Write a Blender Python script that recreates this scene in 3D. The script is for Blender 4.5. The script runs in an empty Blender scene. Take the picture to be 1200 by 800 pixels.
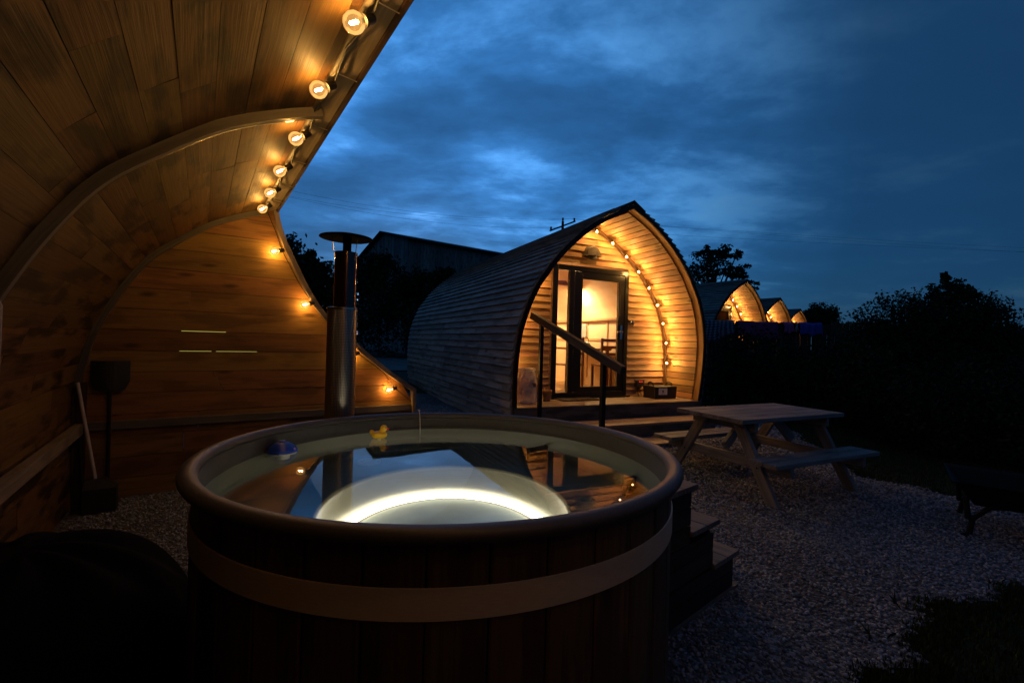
import bpy, bmesh, math, random
import numpy as np
from mathutils import Vector, Matrix, Euler
random.seed(7); RNG = np.random.default_rng(7)
sc = bpy.context.scene
COL = sc.collection
R = math.radians

# ------------------------------------------------------------------ helpers
def V(*a): return Vector(a)

class MB:
    """collects faces with board-space UVs and a per-board random value; build() links ONE mesh object"""
    def __init__(s): s.v = []; s.f = []; s.uv = []; s.r = []
    def face(s, pts, uv=None, r=0.5):
        i = len(s.v); s.v += [tuple(p) for p in pts]; s.f.append(tuple(range(i, i+len(pts))))
        if uv is None:
            a = Vector(pts[0]); e = (Vector(pts[1])-a); L = e.length or 1; e = e/L
            n = e.cross(Vector(pts[-1])-a); g = n.cross(e); g = g/(g.length or 1)
            uv = [((Vector(p)-a).dot(e), (Vector(p)-a).dot(g)) for p in pts]
        s.uv += list(uv); s.r.append((r, len(pts)))
    def prism(s, A, B, r=None, caps=True):
        """loft polygon A to polygon B (same count); u runs from A to B"""
        r = random.random() if r is None else r
        A = [Vector(p) for p in A]; B = [Vector(p) for p in B]; n = len(A)
        u0 = random.uniform(0, 50); v0 = random.uniform(0, 50); v = v0
        for i in range(n):
            j = (i+1) % n; w = (A[j]-A[i]).length; L = (B[i]-A[i]).length; L2 = (B[j]-A[j]).length
            s.face([A[i], B[i], B[j], A[j]], [(u0, v), (u0+L, v), (u0+L2, v+w), (u0, v+w)], r); v += w
        if caps:
            for P, f in ((A, 0), (B, 1)):
                c = P if f else P[::-1]
                s.face(c, [(u0+(p-P[0]).length*.1, v0+(p-P[0]).length) for p in c], r)
    def beam(s, p0, p1, w, h, up=(0, 0, 1), r=None):
        p0 = Vector(p0); p1 = Vector(p1); d = (p1-p0).normalized(); up = Vector(up)
        x = d.cross(up).normalized(); y = x.cross(d).normalized()
        q = [x*a*w/2+y*b*h/2 for a, b in ((-1, -1), (1, -1), (1, 1), (-1, 1))]
        s.prism([p0+k for k in q], [p1+k for k in q], r)
    def box(s, lo, hi, r=None):
        x0, y0, z0 = lo; x1, y1, z1 = hi
        d = [x1-x0, y1-y0, z1-z0]; k = d.index(max(d))
        if k == 0: s.prism([(x0, y0, z0), (x0, y1, z0), (x0, y1, z1), (x0, y0, z1)], [(x1, y0, z0), (x1, y1, z0), (x1, y1, z1), (x1, y0, z1)], r)
        elif k == 1: s.prism([(x1, y0, z0), (x0, y0, z0), (x0, y0, z1), (x1, y0, z1)], [(x1, y1, z0), (x0, y1, z0), (x0, y1, z1), (x1, y1, z1)], r)
        else: s.prism([(x0, y0, z0), (x1, y0, z0), (x1, y1, z0), (x0, y1, z0)], [(x0, y0, z1), (x1, y0, z1), (x1, y1, z1), (x0, y1, z1)], r)
    def tube(s, path, rad, n=10, r=.5, caps=True):
        path = [Vector(p) for p in path]; rads = rad if isinstance(rad, (list, tuple)) else [rad]*len(path)
        rings = []; x = None
        for i, p in enumerate(path):
            d = (path[min(i+1, len(path)-1)]-path[max(i-1, 0)]).normalized()
            if x is None: x = d.orthogonal().normalized()
            else: x = (x-d*x.dot(d)).normalized()
            y = d.cross(x)
            rings.append([p+(x*math.cos(a)+y*math.sin(a))*rads[i] for a in [2*math.pi*k/n for k in range(n)]])
        u = 0
        for i in range(len(rings)-1):
            L = (path[i+1]-path[i]).length
            for k in range(n):
                j = (k+1) % n; w = 2*math.pi*rads[i]/n
                s.face([rings[i][k], rings[i][j], rings[i+1][j], rings[i+1][k]], [(u, k*w), (u, (k+1)*w), (u+L, (k+1)*w), (u+L, k*w)], r)
            u += L
        if caps: s.face(rings[0][::-1], r=r); s.face(rings[-1], r=r)
    def lathe(s, prof, c=(0, 0, 0), n=48, r=.5, a0=0, a1=2*math.pi, M=None):
        c = Vector(c); M = M or Matrix.Identity(3)
        P = lambda q, a: c+M@Vector((q[0]*math.cos(a), q[0]*math.sin(a), q[1]))
        v = 0
        for i in range(len(prof)-1):
            dv = math.hypot(prof[i+1][0]-prof[i][0], prof[i+1][1]-prof[i][1])
            for k in range(n):
                a = a0+(a1-a0)*k/n; b = a0+(a1-a0)*(k+1)/n; w = max(prof[i][0], prof[i+1][0])
                p = [P(prof[i], a), P(prof[i], b), P(prof[i+1], b), P(prof[i+1], a)]
                uv = [(a*w, v), (b*w, v), (b*w, v+dv), (a*w, v+dv)]
                if prof[i][0] < 1e-6: p.pop(0); uv.pop(0)
                elif prof[i+1][0] < 1e-6: p.pop(); uv.pop()
                s.face(p, uv, r)
            v += dv
    def ball(s, c, rad, n=14, m=8, r=.5, M=None):
        if not isinstance(rad, (tuple, list)): rad = (rad,)*3
        prof = [(math.sin(math.pi*i/m), -math.cos(math.pi*i/m)) for i in range(m+1)]
        prof[0] = (0, -1); prof[-1] = (0, 1)
        D = Matrix.Diagonal(rad)
        s.lathe(prof, c, n, r, M=(M@D if M else D))
    def sweep(s, path, nrm, w, h, r=None, side=None):
        """rectangular section swept along path; nrm = outward normal per point, side = fixed side vector"""
        path = [Vector(p) for p in path]; r = random.random() if r is None else r
        rings = []
        for i, p in enumerate(path):
            n_ = Vector(nrm[i]).normalized()
            sd = Vector(side).normalized() if side else n_.cross(path[min(i+1, len(path)-1)]-path[max(i-1, 0)]).normalized()
            rings.append([p+sd*a*w/2+n_*b*h/2 for a, b in ((-1, -1), (1, -1), (1, 1), (-1, 1))])
        u = random.uniform(0, 30)
        for i in range(len(rings)-1):
            L = (path[i+1]-path[i]).length; v = 3.
            for k in range(4):
                j = (k+1) % 4; ww = (rings[i][j]-rings[i][k]).length
                s.face([rings[i][k], rings[i+1][k], rings[i+1][j], rings[i][j]], [(u, v), (u+L, v), (u+L, v+ww), (u, v+ww)], r); v += ww
            u += L
        s.face(rings[0][::-1], r=r); s.face(rings[-1], r=r)
    def build(s, name, mat, parent=None, smooth=False, weld=True, bevel=0):
        me = bpy.data.meshes.new(name); me.from_pydata(s.v, [], s.f)
        ul = me.uv_layers.new(name='UVMap'); ul.data.foreach_set('uv', np.array(s.uv, dtype=np.float32).ravel())
        at = me.attributes.new('rnd', 'FLOAT', 'FACE'); at.data.foreach_set('value', np.array([q[0] for q in s.r], dtype=np.float32))
        bm = bmesh.new(); bm.from_mesh(me)
        if weld: bmesh.ops.remove_doubles(bm, verts=bm.verts, dist=2e-5)
        bmesh.ops.recalc_face_normals(bm, faces=bm.faces)
        bm.to_mesh(me); bm.free()
        me.materials.append(mat)
        if smooth:
            me.polygons.foreach_set('use_smooth', [True]*len(me.polygons))
            if smooth != 'all': me.set_sharp_from_angle(angle=R(40))
        o = bpy.data.objects.new(name, me); COL.objects.link(o)
        if parent: o.parent = parent
        if bevel:
            b = o.modifiers.new('Bevel', 'BEVEL'); b.width = bevel; b.segments = 2; b.limit_method = 'ANGLE'
        return o

def tag(o, label=None, cat=None, group=None, kind=None):
    if label: o['label'] = label
    if cat: o['category'] = cat
    if group: o['group'] = group
    if kind: o['kind'] = kind
    return o
def thing(name, label, cat, loc=(0, 0, 0), rz=0, group=None):
    o = bpy.data.objects.new(name, None); COL.objects.link(o); o.empty_display_size = .1
    o.location = loc; o.rotation_euler = (0, 0, rz)
    return tag(o, label, cat, group)

# ------------------------------------------------------------------ materials
class NT:
    def __init__(s, name):
        s.m = bpy.data.materials.new(name); s.m.use_nodes = True; s.t = s.m.node_tree; s.t.nodes.clear()
        s.out = s.n('ShaderNodeOutputMaterial')
    def n(s, ty, **kw):
        x = s.t.nodes.new(ty)
        for k, v in kw.items():
            if k.startswith('i_'):
                key = k[2:]; key = int(key) if key.isdigit() else key.replace('_', ' ')
                x.inputs[key].default_value = v
            else: setattr(x, k, v)
        return x
    def l(s, a, b): s.t.links.new(a, b)
    def math(s, op, a, b=None, clamp=False):
        x = s.n('ShaderNodeMath', operation=op); x.use_clamp = clamp
        for i, q in enumerate((a, b)):
            if q is None: continue
            if isinstance(q, (int, float)): x.inputs[i].default_value = q
            else: s.l(q, x.inputs[i])
        return x.outputs[0]
    def ramp(s, fac, stops):
        x = s.n('ShaderNodeValToRGB'); e = x.color_ramp.elements
        while len(e) > 1: e.remove(e[-1])
        for i, (p, c) in enumerate(stops):
            q = e[0] if i == 0 else e.new(p)
            q.position = p; q.color = tuple(c)+((1,) if len(c) == 3 else ()) if not isinstance(c, (int, float)) else (c, c, c, 1)
        s.l(fac, x.inputs[0]); return x.outputs[0]
    def mix(s, fac, a, b, mode='MIX'):
        x = s.n('ShaderNodeMix', data_type='RGBA', blend_type=mode)
        for q, k in ((fac, 0), (a, 6), (b, 7)):
            if isinstance(q, (int, float)): x.inputs[k].default_value = q
            elif isinstance(q, tuple): x.inputs[k].default_value = tuple(q)+((1,) if len(q) == 3 else ())
            else: s.l(q, x.inputs[k])
        return x.outputs[2]

def simple(name, col, rough=.6, metal=0, noise=.15, nscale=12, bump=0, spec=.5, bscale=60, coat=0):
    t = NT(name); b = t.n('ShaderNodeBsdfPrincipled', i_Roughness=rough, i_Metallic=metal)
    b.inputs['Specular IOR Level'].default_value = spec; b.inputs['Coat Weight'].default_value = coat
    tc = t.n('ShaderNodeTexCoord'); nz = t.n('ShaderNodeTexNoise', i_Scale=nscale, i_Detail=6.)
    t.l(tc.outputs['Object'], nz.inputs['Vector'])
    c0 = tuple(c*(1-noise) for c in col); c1 = tuple(min(1, c*(1+noise)) for c in col)
    t.l(t.ramp(nz.outputs[0], [(.3, c0), (.7, c1)]), b.inputs['Base Color'])
    if bump:
        n2 = t.n('ShaderNodeTexNoise', i_Scale=bscale, i_Detail=4.); t.l(tc.outputs['Object'], n2.inputs['Vector'])
        bp = t.n('ShaderNodeBump', i_Strength=bump, i_Distance=.01); t.l(n2.outputs[0], bp.inputs['Height']); t.l(bp.outputs[0], b.inputs['Normal'])
    t.l(b.outputs[0], t.out.inputs[0]); return t.m

def wood(name, base, dark, knots=.5, stain=.4, rough=.6, var=.35, grain=1., spec=.3, knotcol=None, bump=.35, kscale=1.):
    t = NT(name); b = t.n('ShaderNodeBsdfPrincipled', i_Roughness=rough); b.inputs['Specular IOR Level'].default_value = spec
    uv = t.n('ShaderNodeUVMap', uv_map='UVMap'); at = t.n('ShaderNodeAttribute', attribute_name='rnd')
    def mp(sx, sy):
        m = t.n('ShaderNodeMapping'); m.inputs['Scale'].default_value = (sx, sy, 1); t.l(uv.outputs[0], m.inputs[0]); return m.outputs[0]
    # warp so that the grain flows
    w = t.n('ShaderNodeTexNoise', i_Scale=1., i_Detail=2.); t.l(mp(1.1, 5), w.inputs['Vector'])
    wv = t.n('ShaderNodeVectorMath', operation='SCALE'); t.l(w.outputs[1], wv.inputs[0]); wv.inputs[3].default_value = .05
    ad = t.n('ShaderNodeVectorMath', operation='ADD'); t.l(uv.outputs[0], ad.inputs[0]); t.l(wv.outputs[0], ad.inputs[1])
    m1 = t.n('ShaderNodeMapping'); m1.inputs['Scale'].default_value = (1.6, 60, 1); t.l(ad.outputs[0], m1.inputs[0])
    g = t.n('ShaderNodeTexNoise', i_Scale=1., i_Detail=5., i_Roughness=.6); t.l(m1.outputs[0], g.inputs['Vector'])
    gr = t.ramp(g.outputs[0], [(.3, 0.), (.68, 1.)])
    c = t.mix(gr, dark, base)
    f = t.n('ShaderNodeMath', operation='MULTIPLY'); 
    c = t.mix(grain, base, c)
    # board to board
    rv = t.math('ADD', t.math('MULTIPLY', at.outputs['Fac'], 2*var), 1-var)
    cm = t.n('ShaderNodeVectorMath', operation='SCALE'); t.l(c, cm.inputs[0]); t.l(rv, cm.inputs[3])
    hs = t.n('ShaderNodeHueSaturation'); t.l(cm.outputs[0], hs.inputs['Color'])
    t.l(t.math('ADD', t.math('MULTIPLY', t.math('FRACT', t.math('MULTIPLY', at.outputs['Fac'], 7.31)), .03), .485), hs.inputs['Hue'])
    c = hs.outputs[0]
    # stains
    s_ = t.n('ShaderNodeTexNoise', i_Scale=1., i_Detail=4.); t.l(mp(2.3*kscale, 9*kscale), s_.inputs['Vector'])
    sf = t.math('MULTIPLY', t.ramp(s_.outputs[0], [(.49, 0.), (.60, 1.)]), stain)
    c = t.mix(sf, c, tuple(q*.28 for q in dark))
    # knots
    vo = t.n('ShaderNodeTexVoronoi', i_Scale=1.); t.l(mp(3.0*kscale, 8.5*kscale), vo.inputs['Vector'])
    sel = t.n('ShaderNodeSeparateColor'); t.l(vo.outputs['Color'], sel.inputs[0])
    on = t.math('LESS_THAN', sel.outputs[0], knots)
    kf = t.math('MULTIPLY', t.ramp(vo.outputs['Distance'], [(.09, 1.), (.26, 0.)]), on)
    c = t.mix(t.math('MULTIPLY', kf, .85), c, knotcol or tuple(q*.3 for q in dark))
    t.l(c, b.inputs['Base Color'])
    hgt = t.math('SUBTRACT', gr, t.math('MULTIPLY', kf, .8))
    bp = t.n('ShaderNodeBump', i_Strength=bump, i_Distance=.004); t.l(hgt, bp.inputs['Height']); t.l(bp.outputs[0], b.inputs['Normal'])
    t.l(b.outputs[0], t.out.inputs[0]); return t.m

def emis(name, col, st):
    t = NT(name); e = t.n('ShaderNodeEmission'); e.inputs[0].default_value = col+(1,); e.inputs[1].default_value = st
    t.l(e.outputs[0], t.out.inputs[0]); return t.m

def glass(name, tint=(1, 1, 1), refl=.06, glow=None):
    t = NT(name); tr = t.n('ShaderNodeBsdfTransparent'); tr.inputs[0].default_value = tint+(1,)
    gl = t.n('ShaderNodeBsdfGlossy', i_Roughness=.02); fr = t.n('ShaderNodeFresnel', i_IOR=1.45)
    mx = t.n('ShaderNodeMixShader'); t.l(t.math('ADD', fr.outputs[0], refl, True), mx.inputs[0]); t.l(tr.outputs[0], mx.inputs[1]); t.l(gl.outputs[0], mx.inputs[2])
    o = mx.outputs[0]
    if glow:
        e = t.n('ShaderNodeEmission'); e.inputs[0].default_value = glow[0]+(1,); e.inputs[1].default_value = glow[1]
        ad = t.n('ShaderNodeAddShader'); t.l(o, ad.inputs[0]); t.l(e.outputs[0], ad.inputs[1]); o = ad.outputs[0]
    t.l(o, t.out.inputs[0]); return t.m

WARM = (1.0, .53, .13)
M = {}
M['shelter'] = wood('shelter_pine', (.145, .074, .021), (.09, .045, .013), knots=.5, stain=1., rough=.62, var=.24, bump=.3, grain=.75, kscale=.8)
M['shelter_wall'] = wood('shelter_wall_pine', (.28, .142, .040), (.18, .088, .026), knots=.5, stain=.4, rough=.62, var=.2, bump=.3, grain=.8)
M['rib'] = wood('rib_timber', (.15, .13, .11), (.10, .085, .07), knots=.1, stain=.3, var=.1)
M['beam'] = wood('ridge_timber', (.27, .215, .16), (.18, .14, .10), knots=.1, stain=.35, var=.1)
M['darkedge'] = wood('dark_edge_timber', (.06, .03, .022), (.035, .02, .015), knots=.1, var=.1)
M['felt'] = simple('roof_felt', (.03, .03, .033), .95)
M['clad'] = wood('weathered_cladding', (.33, .30, .275), (.19, .175, .16), knots=.2, stain=.5, rough=.75, var=.33, bump=.6)
M['larch'] = wood('larch_boards', (.44, .26, .125), (.30, .165, .075), knots=.3, stain=.25, rough=.6, var=.2, bump=.4)
M['soffit'] = wood('porch_lining_boards', (.36, .20, .09), (.23, .12, .05), knots=.4, stain=.3, rough=.6, var=.36, bump=.4)
M['fascia'] = wood('fascia_timber', (.34, .17, .07), (.22, .10, .045), knots=.1, stain=.3, var=.1)
M['archtrim'] = wood('arch_trim_timber', (.17, .085, .04), (.11, .055, .028), knots=.1, var=.1)
M['deck'] = wood('deck_boards', (.38, .29, .22), (.24, .18, .14), knots=.15, stain=.3, rough=.7, var=.18, bump=.5)
M['riser'] = wood('riser_boards', (.16, .14, .13), (.09, .08, .075), knots=.1, stain=.6, rough=.8, var=.15)
M['table'] = wood('bleached_table_wood', (.25, .25, .255), (.14, .14, .142), knots=.2, stain=.35, rough=.7, var=.16, bump=.7)
M['tub'] = wood('dark_heat_treated_staves', (.10, .054, .032), (.05, .027, .016), knots=.12, stain=.5, rough=.5, var=.4)
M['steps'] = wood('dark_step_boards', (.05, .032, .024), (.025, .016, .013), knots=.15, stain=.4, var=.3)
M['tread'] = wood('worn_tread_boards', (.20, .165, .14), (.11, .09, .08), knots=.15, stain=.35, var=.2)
M['barn'] = wood('barn_boards', (.30, .29, .28), (.17, .165, .16), knots=.05, stain=.5, var=.4, rough=.85)
M['fence'] = wood('fence_pales', (.09, .07, .058), (.05, .04, .034), knots=.05, stain=.5, var=.4, rough=.85)
M['rail'] = wood('rail_timber', (.055, .05, .048), (.03, .027, .026), knots=.1, stain=.3, var=.1)
M['roomwood'] = wood('room_pine', (.50, .33, .17), (.40, .24, .12), knots=.2, stain=.1, var=.1)
M['furn'] = wood('chair_wood', (.26, .11, .045), (.17, .07, .03), knots=.05, var=.1, spec=.5)
M['cream'] = simple('cream_lining', (.70, .54, .38), .7, noise=.05)
M['frame'] = simple('black_frame', (.007, .007, .007), .3, spec=.35, noise=.1)
M['blackmetal'] = simple('black_metal', (.010, .0095, .0095), .6, .1, spec=.25)
M['blackplastic'] = simple('black_plastic', (.014, .014, .015), .5)
M['gasket'] = simple('bulb_holder', (.015, .014, .013), .5)
M['cable'] = simple('black_cable', (.012, .012, .012), .6)
M['tie'] = simple('white_tie', (.55, .52, .48), .5)
M['shell'] = simple('grey_shell', (.22, .225, .18), .32, noise=.08, nscale=5, spec=.4, bump=.04, bscale=300)
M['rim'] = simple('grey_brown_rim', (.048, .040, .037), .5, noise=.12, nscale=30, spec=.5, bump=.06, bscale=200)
M['well'] = simple('white_foot_well', (.24, .23, .19), .35, noise=.04)
M['pan'] = simple('grey_floor_pan', (.42, .46, .40), .4, noise=.12, nscale=6)
M['white'] = simple('white_plastic', (.75, .74, .68), .4, noise=.03)
M['blue'] = simple('blue_plastic', (.012, .05, .42), .35, noise=.05)
M['yellow'] = simple('yellow_rubber', (.85, .50, .02), .4, noise=.04)
M['red'] = simple('red_rubber', (.65, .03, .02), .4, noise=.04)
M['handle'] = simple('pale_handle', (.42, .37, .36), .5); M['post'] = simple('grey_post', (.14, .13, .13), .5)
M['tarp'] = simple('black_vinyl', (.003, .003, .0033), .85, spec=.04, bump=.2, bscale=14)
M['steel'] = simple('flue_steel', (.50, .47, .44), .22, 1., noise=.12, nscale=18)
M['ironred'] = simple('polished_flue', (.12, .08, .075), .13, 1., noise=.12, nscale=9)
M['cowl'] = simple('sooty_cowl', (.006, .006, .006), .9, .0, spec=.05)
M['towelp'] = simple('purple_towel', (.26, .06, .17), .95, bump=.5, bscale=120)
M['towelk'] = simple('pink_towel', (.5, .14, .36), .95, bump=.5, bscale=120)
M['towelw'] = simple('white_towel', (.4, .4, .45), .95)
M['towelb'] = simple('blue_towel', (.05, .10, .50), .95, bump=.5, bscale=120)
M['bark'] = simple('bark', (.07, .055, .045), .9, bump=.6, bscale=20)
M['insul'] = simple('insulator', (.05, .04, .04), .5)
M['terracotta'] = simple('wicker_pot', (.30, .17, .09), .85, bump=.7, bscale=150)
M['mat'] = simple('coir_mat', (.05, .035, .025), .95, bump=.7, bscale=200)
M['kettle'] = simple('pale_blue_enamel', (.30, .50, .62), .3)
M['curtain'] = simple('curtain_cloth', (.50, .42, .36), .9)
M['chrome'] = simple('chrome', (.7, .68, .65), .15, 1.)
M['log'] = wood('split_logs', (.42, .25, .13), (.28, .16, .08), knots=.1, var=.4)
M['glass'] = glass('pane_glass', (.93, .95, .94), .02)
M['bulbglass'] = glass('bulb_glass', (1., .93, .80), .02, ((1., .50, .14), .30))
M['filament'] = emis('filament', WARM, 680.)
M['filament2'] = emis('filament_pod', (1., .56, .17), 3900.)
M['redled'] = emis('red_led', (1., .03, .01), 4.)
M['roomlamp'] = emis('room_lamp', (1., .60, .25), 3400.)
M['tublamp'] = emis('tub_lamp', (1., .84, .62), 9.5)
M['winlit'] = emis('lit_window', (.80, .74, .16), .55)

def brushed():
    t = NT('brushed_band'); b = t.n('ShaderNodeBsdfPrincipled', i_Roughness=.42, i_Metallic=.25)
    uv = t.n('ShaderNodeUVMap', uv_map='UVMap'); m = t.n('ShaderNodeMapping'); m.inputs['Scale'].default_value = (30, 900, 1)
    n = t.n('ShaderNodeTexNoise', i_Scale=1., i_Detail=3.); t.l(uv.outputs[0], m.inputs[0]); t.l(m.outputs[0], n.inputs['Vector'])
    t.l(t.ramp(n.outputs[0], [(.3, (.48, .41, .31)), (.7, (.62, .54, .42))]), b.inputs['Base Color'])
    t.l(t.math('ADD', t.math('MULTIPLY', n.outputs[0], .2), .36), b.inputs['Roughness'])
    t.l(b.outputs[0], t.out.inputs[0]); return t.m
M['band'] = brushed()

def perforated():
    t = NT('perforated_sleeve'); b = t.n('ShaderNodeBsdfPrincipled', i_Roughness=.3, i_Metallic=1.)
    uv = t.n('ShaderNodeUVMap', uv_map='UVMap'); m = t.n('ShaderNodeMapping'); m.inputs['Scale'].default_value = (1, 1, 1)
    t.l(uv.outputs[0], m.inputs[0]); v = t.n('ShaderNodeTexVoronoi', i_Scale=110.); v.inputs['Randomness'].default_value = 0.
    t.l(m.outputs[0], v.inputs['Vector'])
    h = t.math('LESS_THAN', v.outputs['Distance'], .28)
    t.l(t.mix(h, (.46, .40, .35), (.03, .028, .025)), b.inputs['Base Color']); t.l(t.math('MULTIPLY', t.math('SUBTRACT', 1., h), 1.), b.inputs['Metallic'])
    bp = t.n('ShaderNodeBump', i_Strength=.5, i_Distance=.002, invert=True); t.l(h, bp.inputs['Height']); t.l(bp.outputs[0], b.inputs['Normal'])
    t.l(b.outputs[0], t.out.inputs[0]); return t.m
M['perf'] = perforated()

def water_mat():
    t = NT('clear_water'); b = t.n('ShaderNodeBsdfRefraction', i_IOR=1.33, i_Roughness=0.); b.inputs[0].default_value = (.90, .97, .90, 1)
    g = t.n('ShaderNodeBsdfGlossy', i_Roughness=.0); g.inputs[0].default_value = (1, 1, 1, 1)
    fr = t.n('ShaderNodeFresnel', i_IOR=1.33); mx = t.n('ShaderNodeMixShader')
    tc = t.n('ShaderNodeTexCoord'); n = t.n('ShaderNodeTexNoise', i_Scale=5., i_Detail=2.); t.l(tc.outputs['Object'], n.inputs['Vector'])
    bp = t.n('ShaderNodeBump', i_Strength=.05, i_Distance=.004); t.l(n.outputs[0], bp.inputs['Height'])
    for q in (b, g, fr): t.l(bp.outputs[0], q.inputs['Normal'])
    t.l(fr.outputs[0], mx.inputs[0]); t.l(b.outputs[0], mx.inputs[1]); t.l(g.outputs[0], mx.inputs[2]); t.l(mx.outputs[0], t.out.inputs[0]); return t.m
M['water'] = water_mat()

def leafmat(name, a, b_, rough=.6):
    t = NT(name); b = t.n('ShaderNodeBsdfPrincipled', i_Roughness=rough); b.inputs['Specular IOR Level'].default_value = .06
    at = t.n('ShaderNodeAttribute', attribute_name='rnd'); t.l(t.ramp(at.outputs['Fac'], [(0, a), (1, b_)]), b.inputs['Base Color'])
    t.l(b.outputs[0], t.out.inputs[0]); return t.m
M['leaf'] = leafmat('dark_leaves', (.012, .020, .010), (.045, .065, .025))
M['hedge'] = leafmat('hedge_leaves', (.010, .016, .008), (.035, .042, .016))
M['grass'] = leafmat('grass_blades', (.015, .026, .010), (.05, .07, .024))
M['stones'] = leafmat('gravel_stones', (.10, .112, .135), (.37, .405, .47), .85)

def ground_mat(name, kind):
    t = NT(name); b = t.n('ShaderNodeBsdfPrincipled', i_Roughness=.9); b.inputs['Specular IOR Level'].default_value = .15
    tc = t.n('ShaderNodeTexCoord')
    if kind == 'gravel':
        v = t.n('ShaderNodeTexVoronoi', i_Scale=55.); t.l(tc.outputs['Object'], v.inputs['Vector'])
        n = t.n('ShaderNodeTexNoise', i_Scale=1.3, i_Detail=6.); t.l(tc.outputs['Object'], n.inputs['Vector'])
        s = t.n('ShaderNodeSeparateColor'); t.l(v.outputs['Color'], s.inputs[0])
        c = t.ramp(s.outputs[0], [(0, (.05, .045, .042)), (.6, (.15, .155, .17)), (1, (.32, .33, .36))])
        c = t.mix(t.ramp(n.outputs[0], [(.35, .55), (.65, 0.)]), c, (.045, .038, .032)); t.l(c, b.inputs['Base Color'])
        h = t.math('ADD', t.math('MULTIPLY', t.math('SUBTRACT', 1., v.outputs['Distance']), .8), t.math('MULTIPLY', n.outputs[0], 1.5))
        bp = t.n('ShaderNodeBump', i_Strength=.9, i_Distance=.015); t.l(h, bp.inputs['Height']); t.l(bp.outputs[0], b.inputs['Normal'])
    else:
        n = t.n('ShaderNodeTexNoise', i_Scale=.8 if kind == 'grass' else 2., i_Detail=10.); t.l(tc.outputs['Object'], n.inputs['Vector'])
        cs = {'grass': ((.008, .013, .006), (.022, .032, .012)), 'track': ((.10, .10, .10), (.20, .19, .19))}[kind]
        t.l(t.ramp(n.outputs[0], [(.35, cs[0]), (.65, cs[1])]), b.inputs['Base Color'])
        n2 = t.n('ShaderNodeTexNoise', i_Scale=40., i_Detail=5.); t.l(tc.outputs['Object'], n2.inputs['Vector'])
        bp = t.n('ShaderNodeBump', i_Strength=.8, i_Distance=.03); t.l(n2.outputs[0], bp.inputs['Height']); t.l(bp.outputs[0], b.inputs['Normal'])
    t.l(b.outputs[0], t.out.inputs[0]); return t.m
M['gravel'] = ground_mat('gravel_bed', 'gravel'); M['field'] = ground_mat('field_grass', 'grass'); M['track'] = ground_mat('track_surface', 'track')

def gingham():
    t = NT('checked_cloth'); b = t.n('ShaderNodeBsdfPrincipled', i_Roughness=.9); uv = t.n('ShaderNodeUVMap', uv_map='UVMap')
    s = t.n('ShaderNodeSeparateXYZ'); t.l(uv.outputs[0], s.inputs[0])
    f = lambda o: t.math('LESS_THAN', t.math('FRACT', t.math('MULTIPLY', o, 11.)), .55)
    k = t.math('ADD', f(s.outputs[0]), f(s.outputs[1]))
    t.l(t.ramp(t.math('MULTIPLY', k, .5), [(0, (.42, .42, .46)), (.4, (.42, .42, .46)), (.45, (.13, .14, .2)), (.9, (.13, .14, .2)), (.95, (.03, .035, .06))]), b.inputs['Base Color'])
    t.l(b.outputs[0], t.out.inputs[0]); return t.m
M['gingham'] = gingham()
def bagmat():
    t = NT('crinkled_clear_bag'); tr = t.n('ShaderNodeBsdfTransparent'); tr.inputs[0].default_value = (.9, .88, .85, 1)
    g = t.n('ShaderNodeBsdfPrincipled', i_Roughness=.28); g.inputs['Base Color'].default_value = (.85, .8, .75, 1)
    tc = t.n('ShaderNodeTexCoord'); n = t.n('ShaderNodeTexNoise', i_Scale=16., i_Detail=6.); n.inputs['Distortion'].default_value = 1.5; t.l(tc.outputs['Object'], n.inputs['Vector'])
    bp = t.n('ShaderNodeBump', i_Strength=1., i_Distance=.04); t.l(n.outputs[0], bp.inputs['Height']); t.l(bp.outputs[0], g.inputs['Normal'])
    mx = t.n('ShaderNodeMixShader'); mx.inputs[0].default_value = .6; t.l(tr.outputs[0], mx.inputs[1]); t.l(g.outputs[0], mx.inputs[2])
    t.l(mx.outputs[0], t.out.inputs[0]); return t.m
M['bag'] = bagmat()

# ------------------------------------------------------------------ camera
H = 1.42; ROLL = .028
cam = bpy.data.cameras.new('camera'); cam.lens = 16.0; cam.sensor_width = 36.; cam.clip_start = .05; cam.clip_end = 4000
co = bpy.data.objects.new('camera', cam); COL.objects.link(co)
c_, s_ = math.cos(ROLL), math.sin(ROLL)
co.matrix_world = Matrix(((c_, -s_, 0, 0), (0, 0, -1, 0), (s_, c_, 0, H), (0, 0, 0, 1)))
sc.camera = co

# ------------------------------------------------------------------ terrain
A = R(25); PD = (math.cos(A), math.sin(A)); PAX = (-math.sin(A), math.cos(A))
SB = R(34.3); SDv = Vector((math.cos(SB), math.sin(SB), 0)); SNv = Vector((math.sin(SB), -math.cos(SB), 0)); S0 = Vector((-3.28, 3.83, 0))
def S(s, t, h): return S0+SNv*s+SDv*t+Vector((0, 0, h))
def smooth(a, b, x):
    t = np.clip((x-a)/(b-a), 0, 1); return t*t*(3-2*t)
def gz(x, y):
    x = np.asarray(x, float); y = np.asarray(y, float)
    q = x*PAX[0]+y*PAX[1]; s = (x-S0.x)*SNv.x+(y-S0.y)*SNv.y
    f = np.maximum(smooth(-1.6, -.4, x), smooth(.1, 1.2, -s))
    near = .2*smooth(3.4, 4.5, q)*f
    far = .16*smooth(5.5, 11, q)*f + .25*smooth(14, 60, q)
    return near+far+.012*np.sin(x*1.7+.4)*np.cos(y*1.3)*smooth(2, 4, np.hypot(x+.3, y-1.9))

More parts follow.
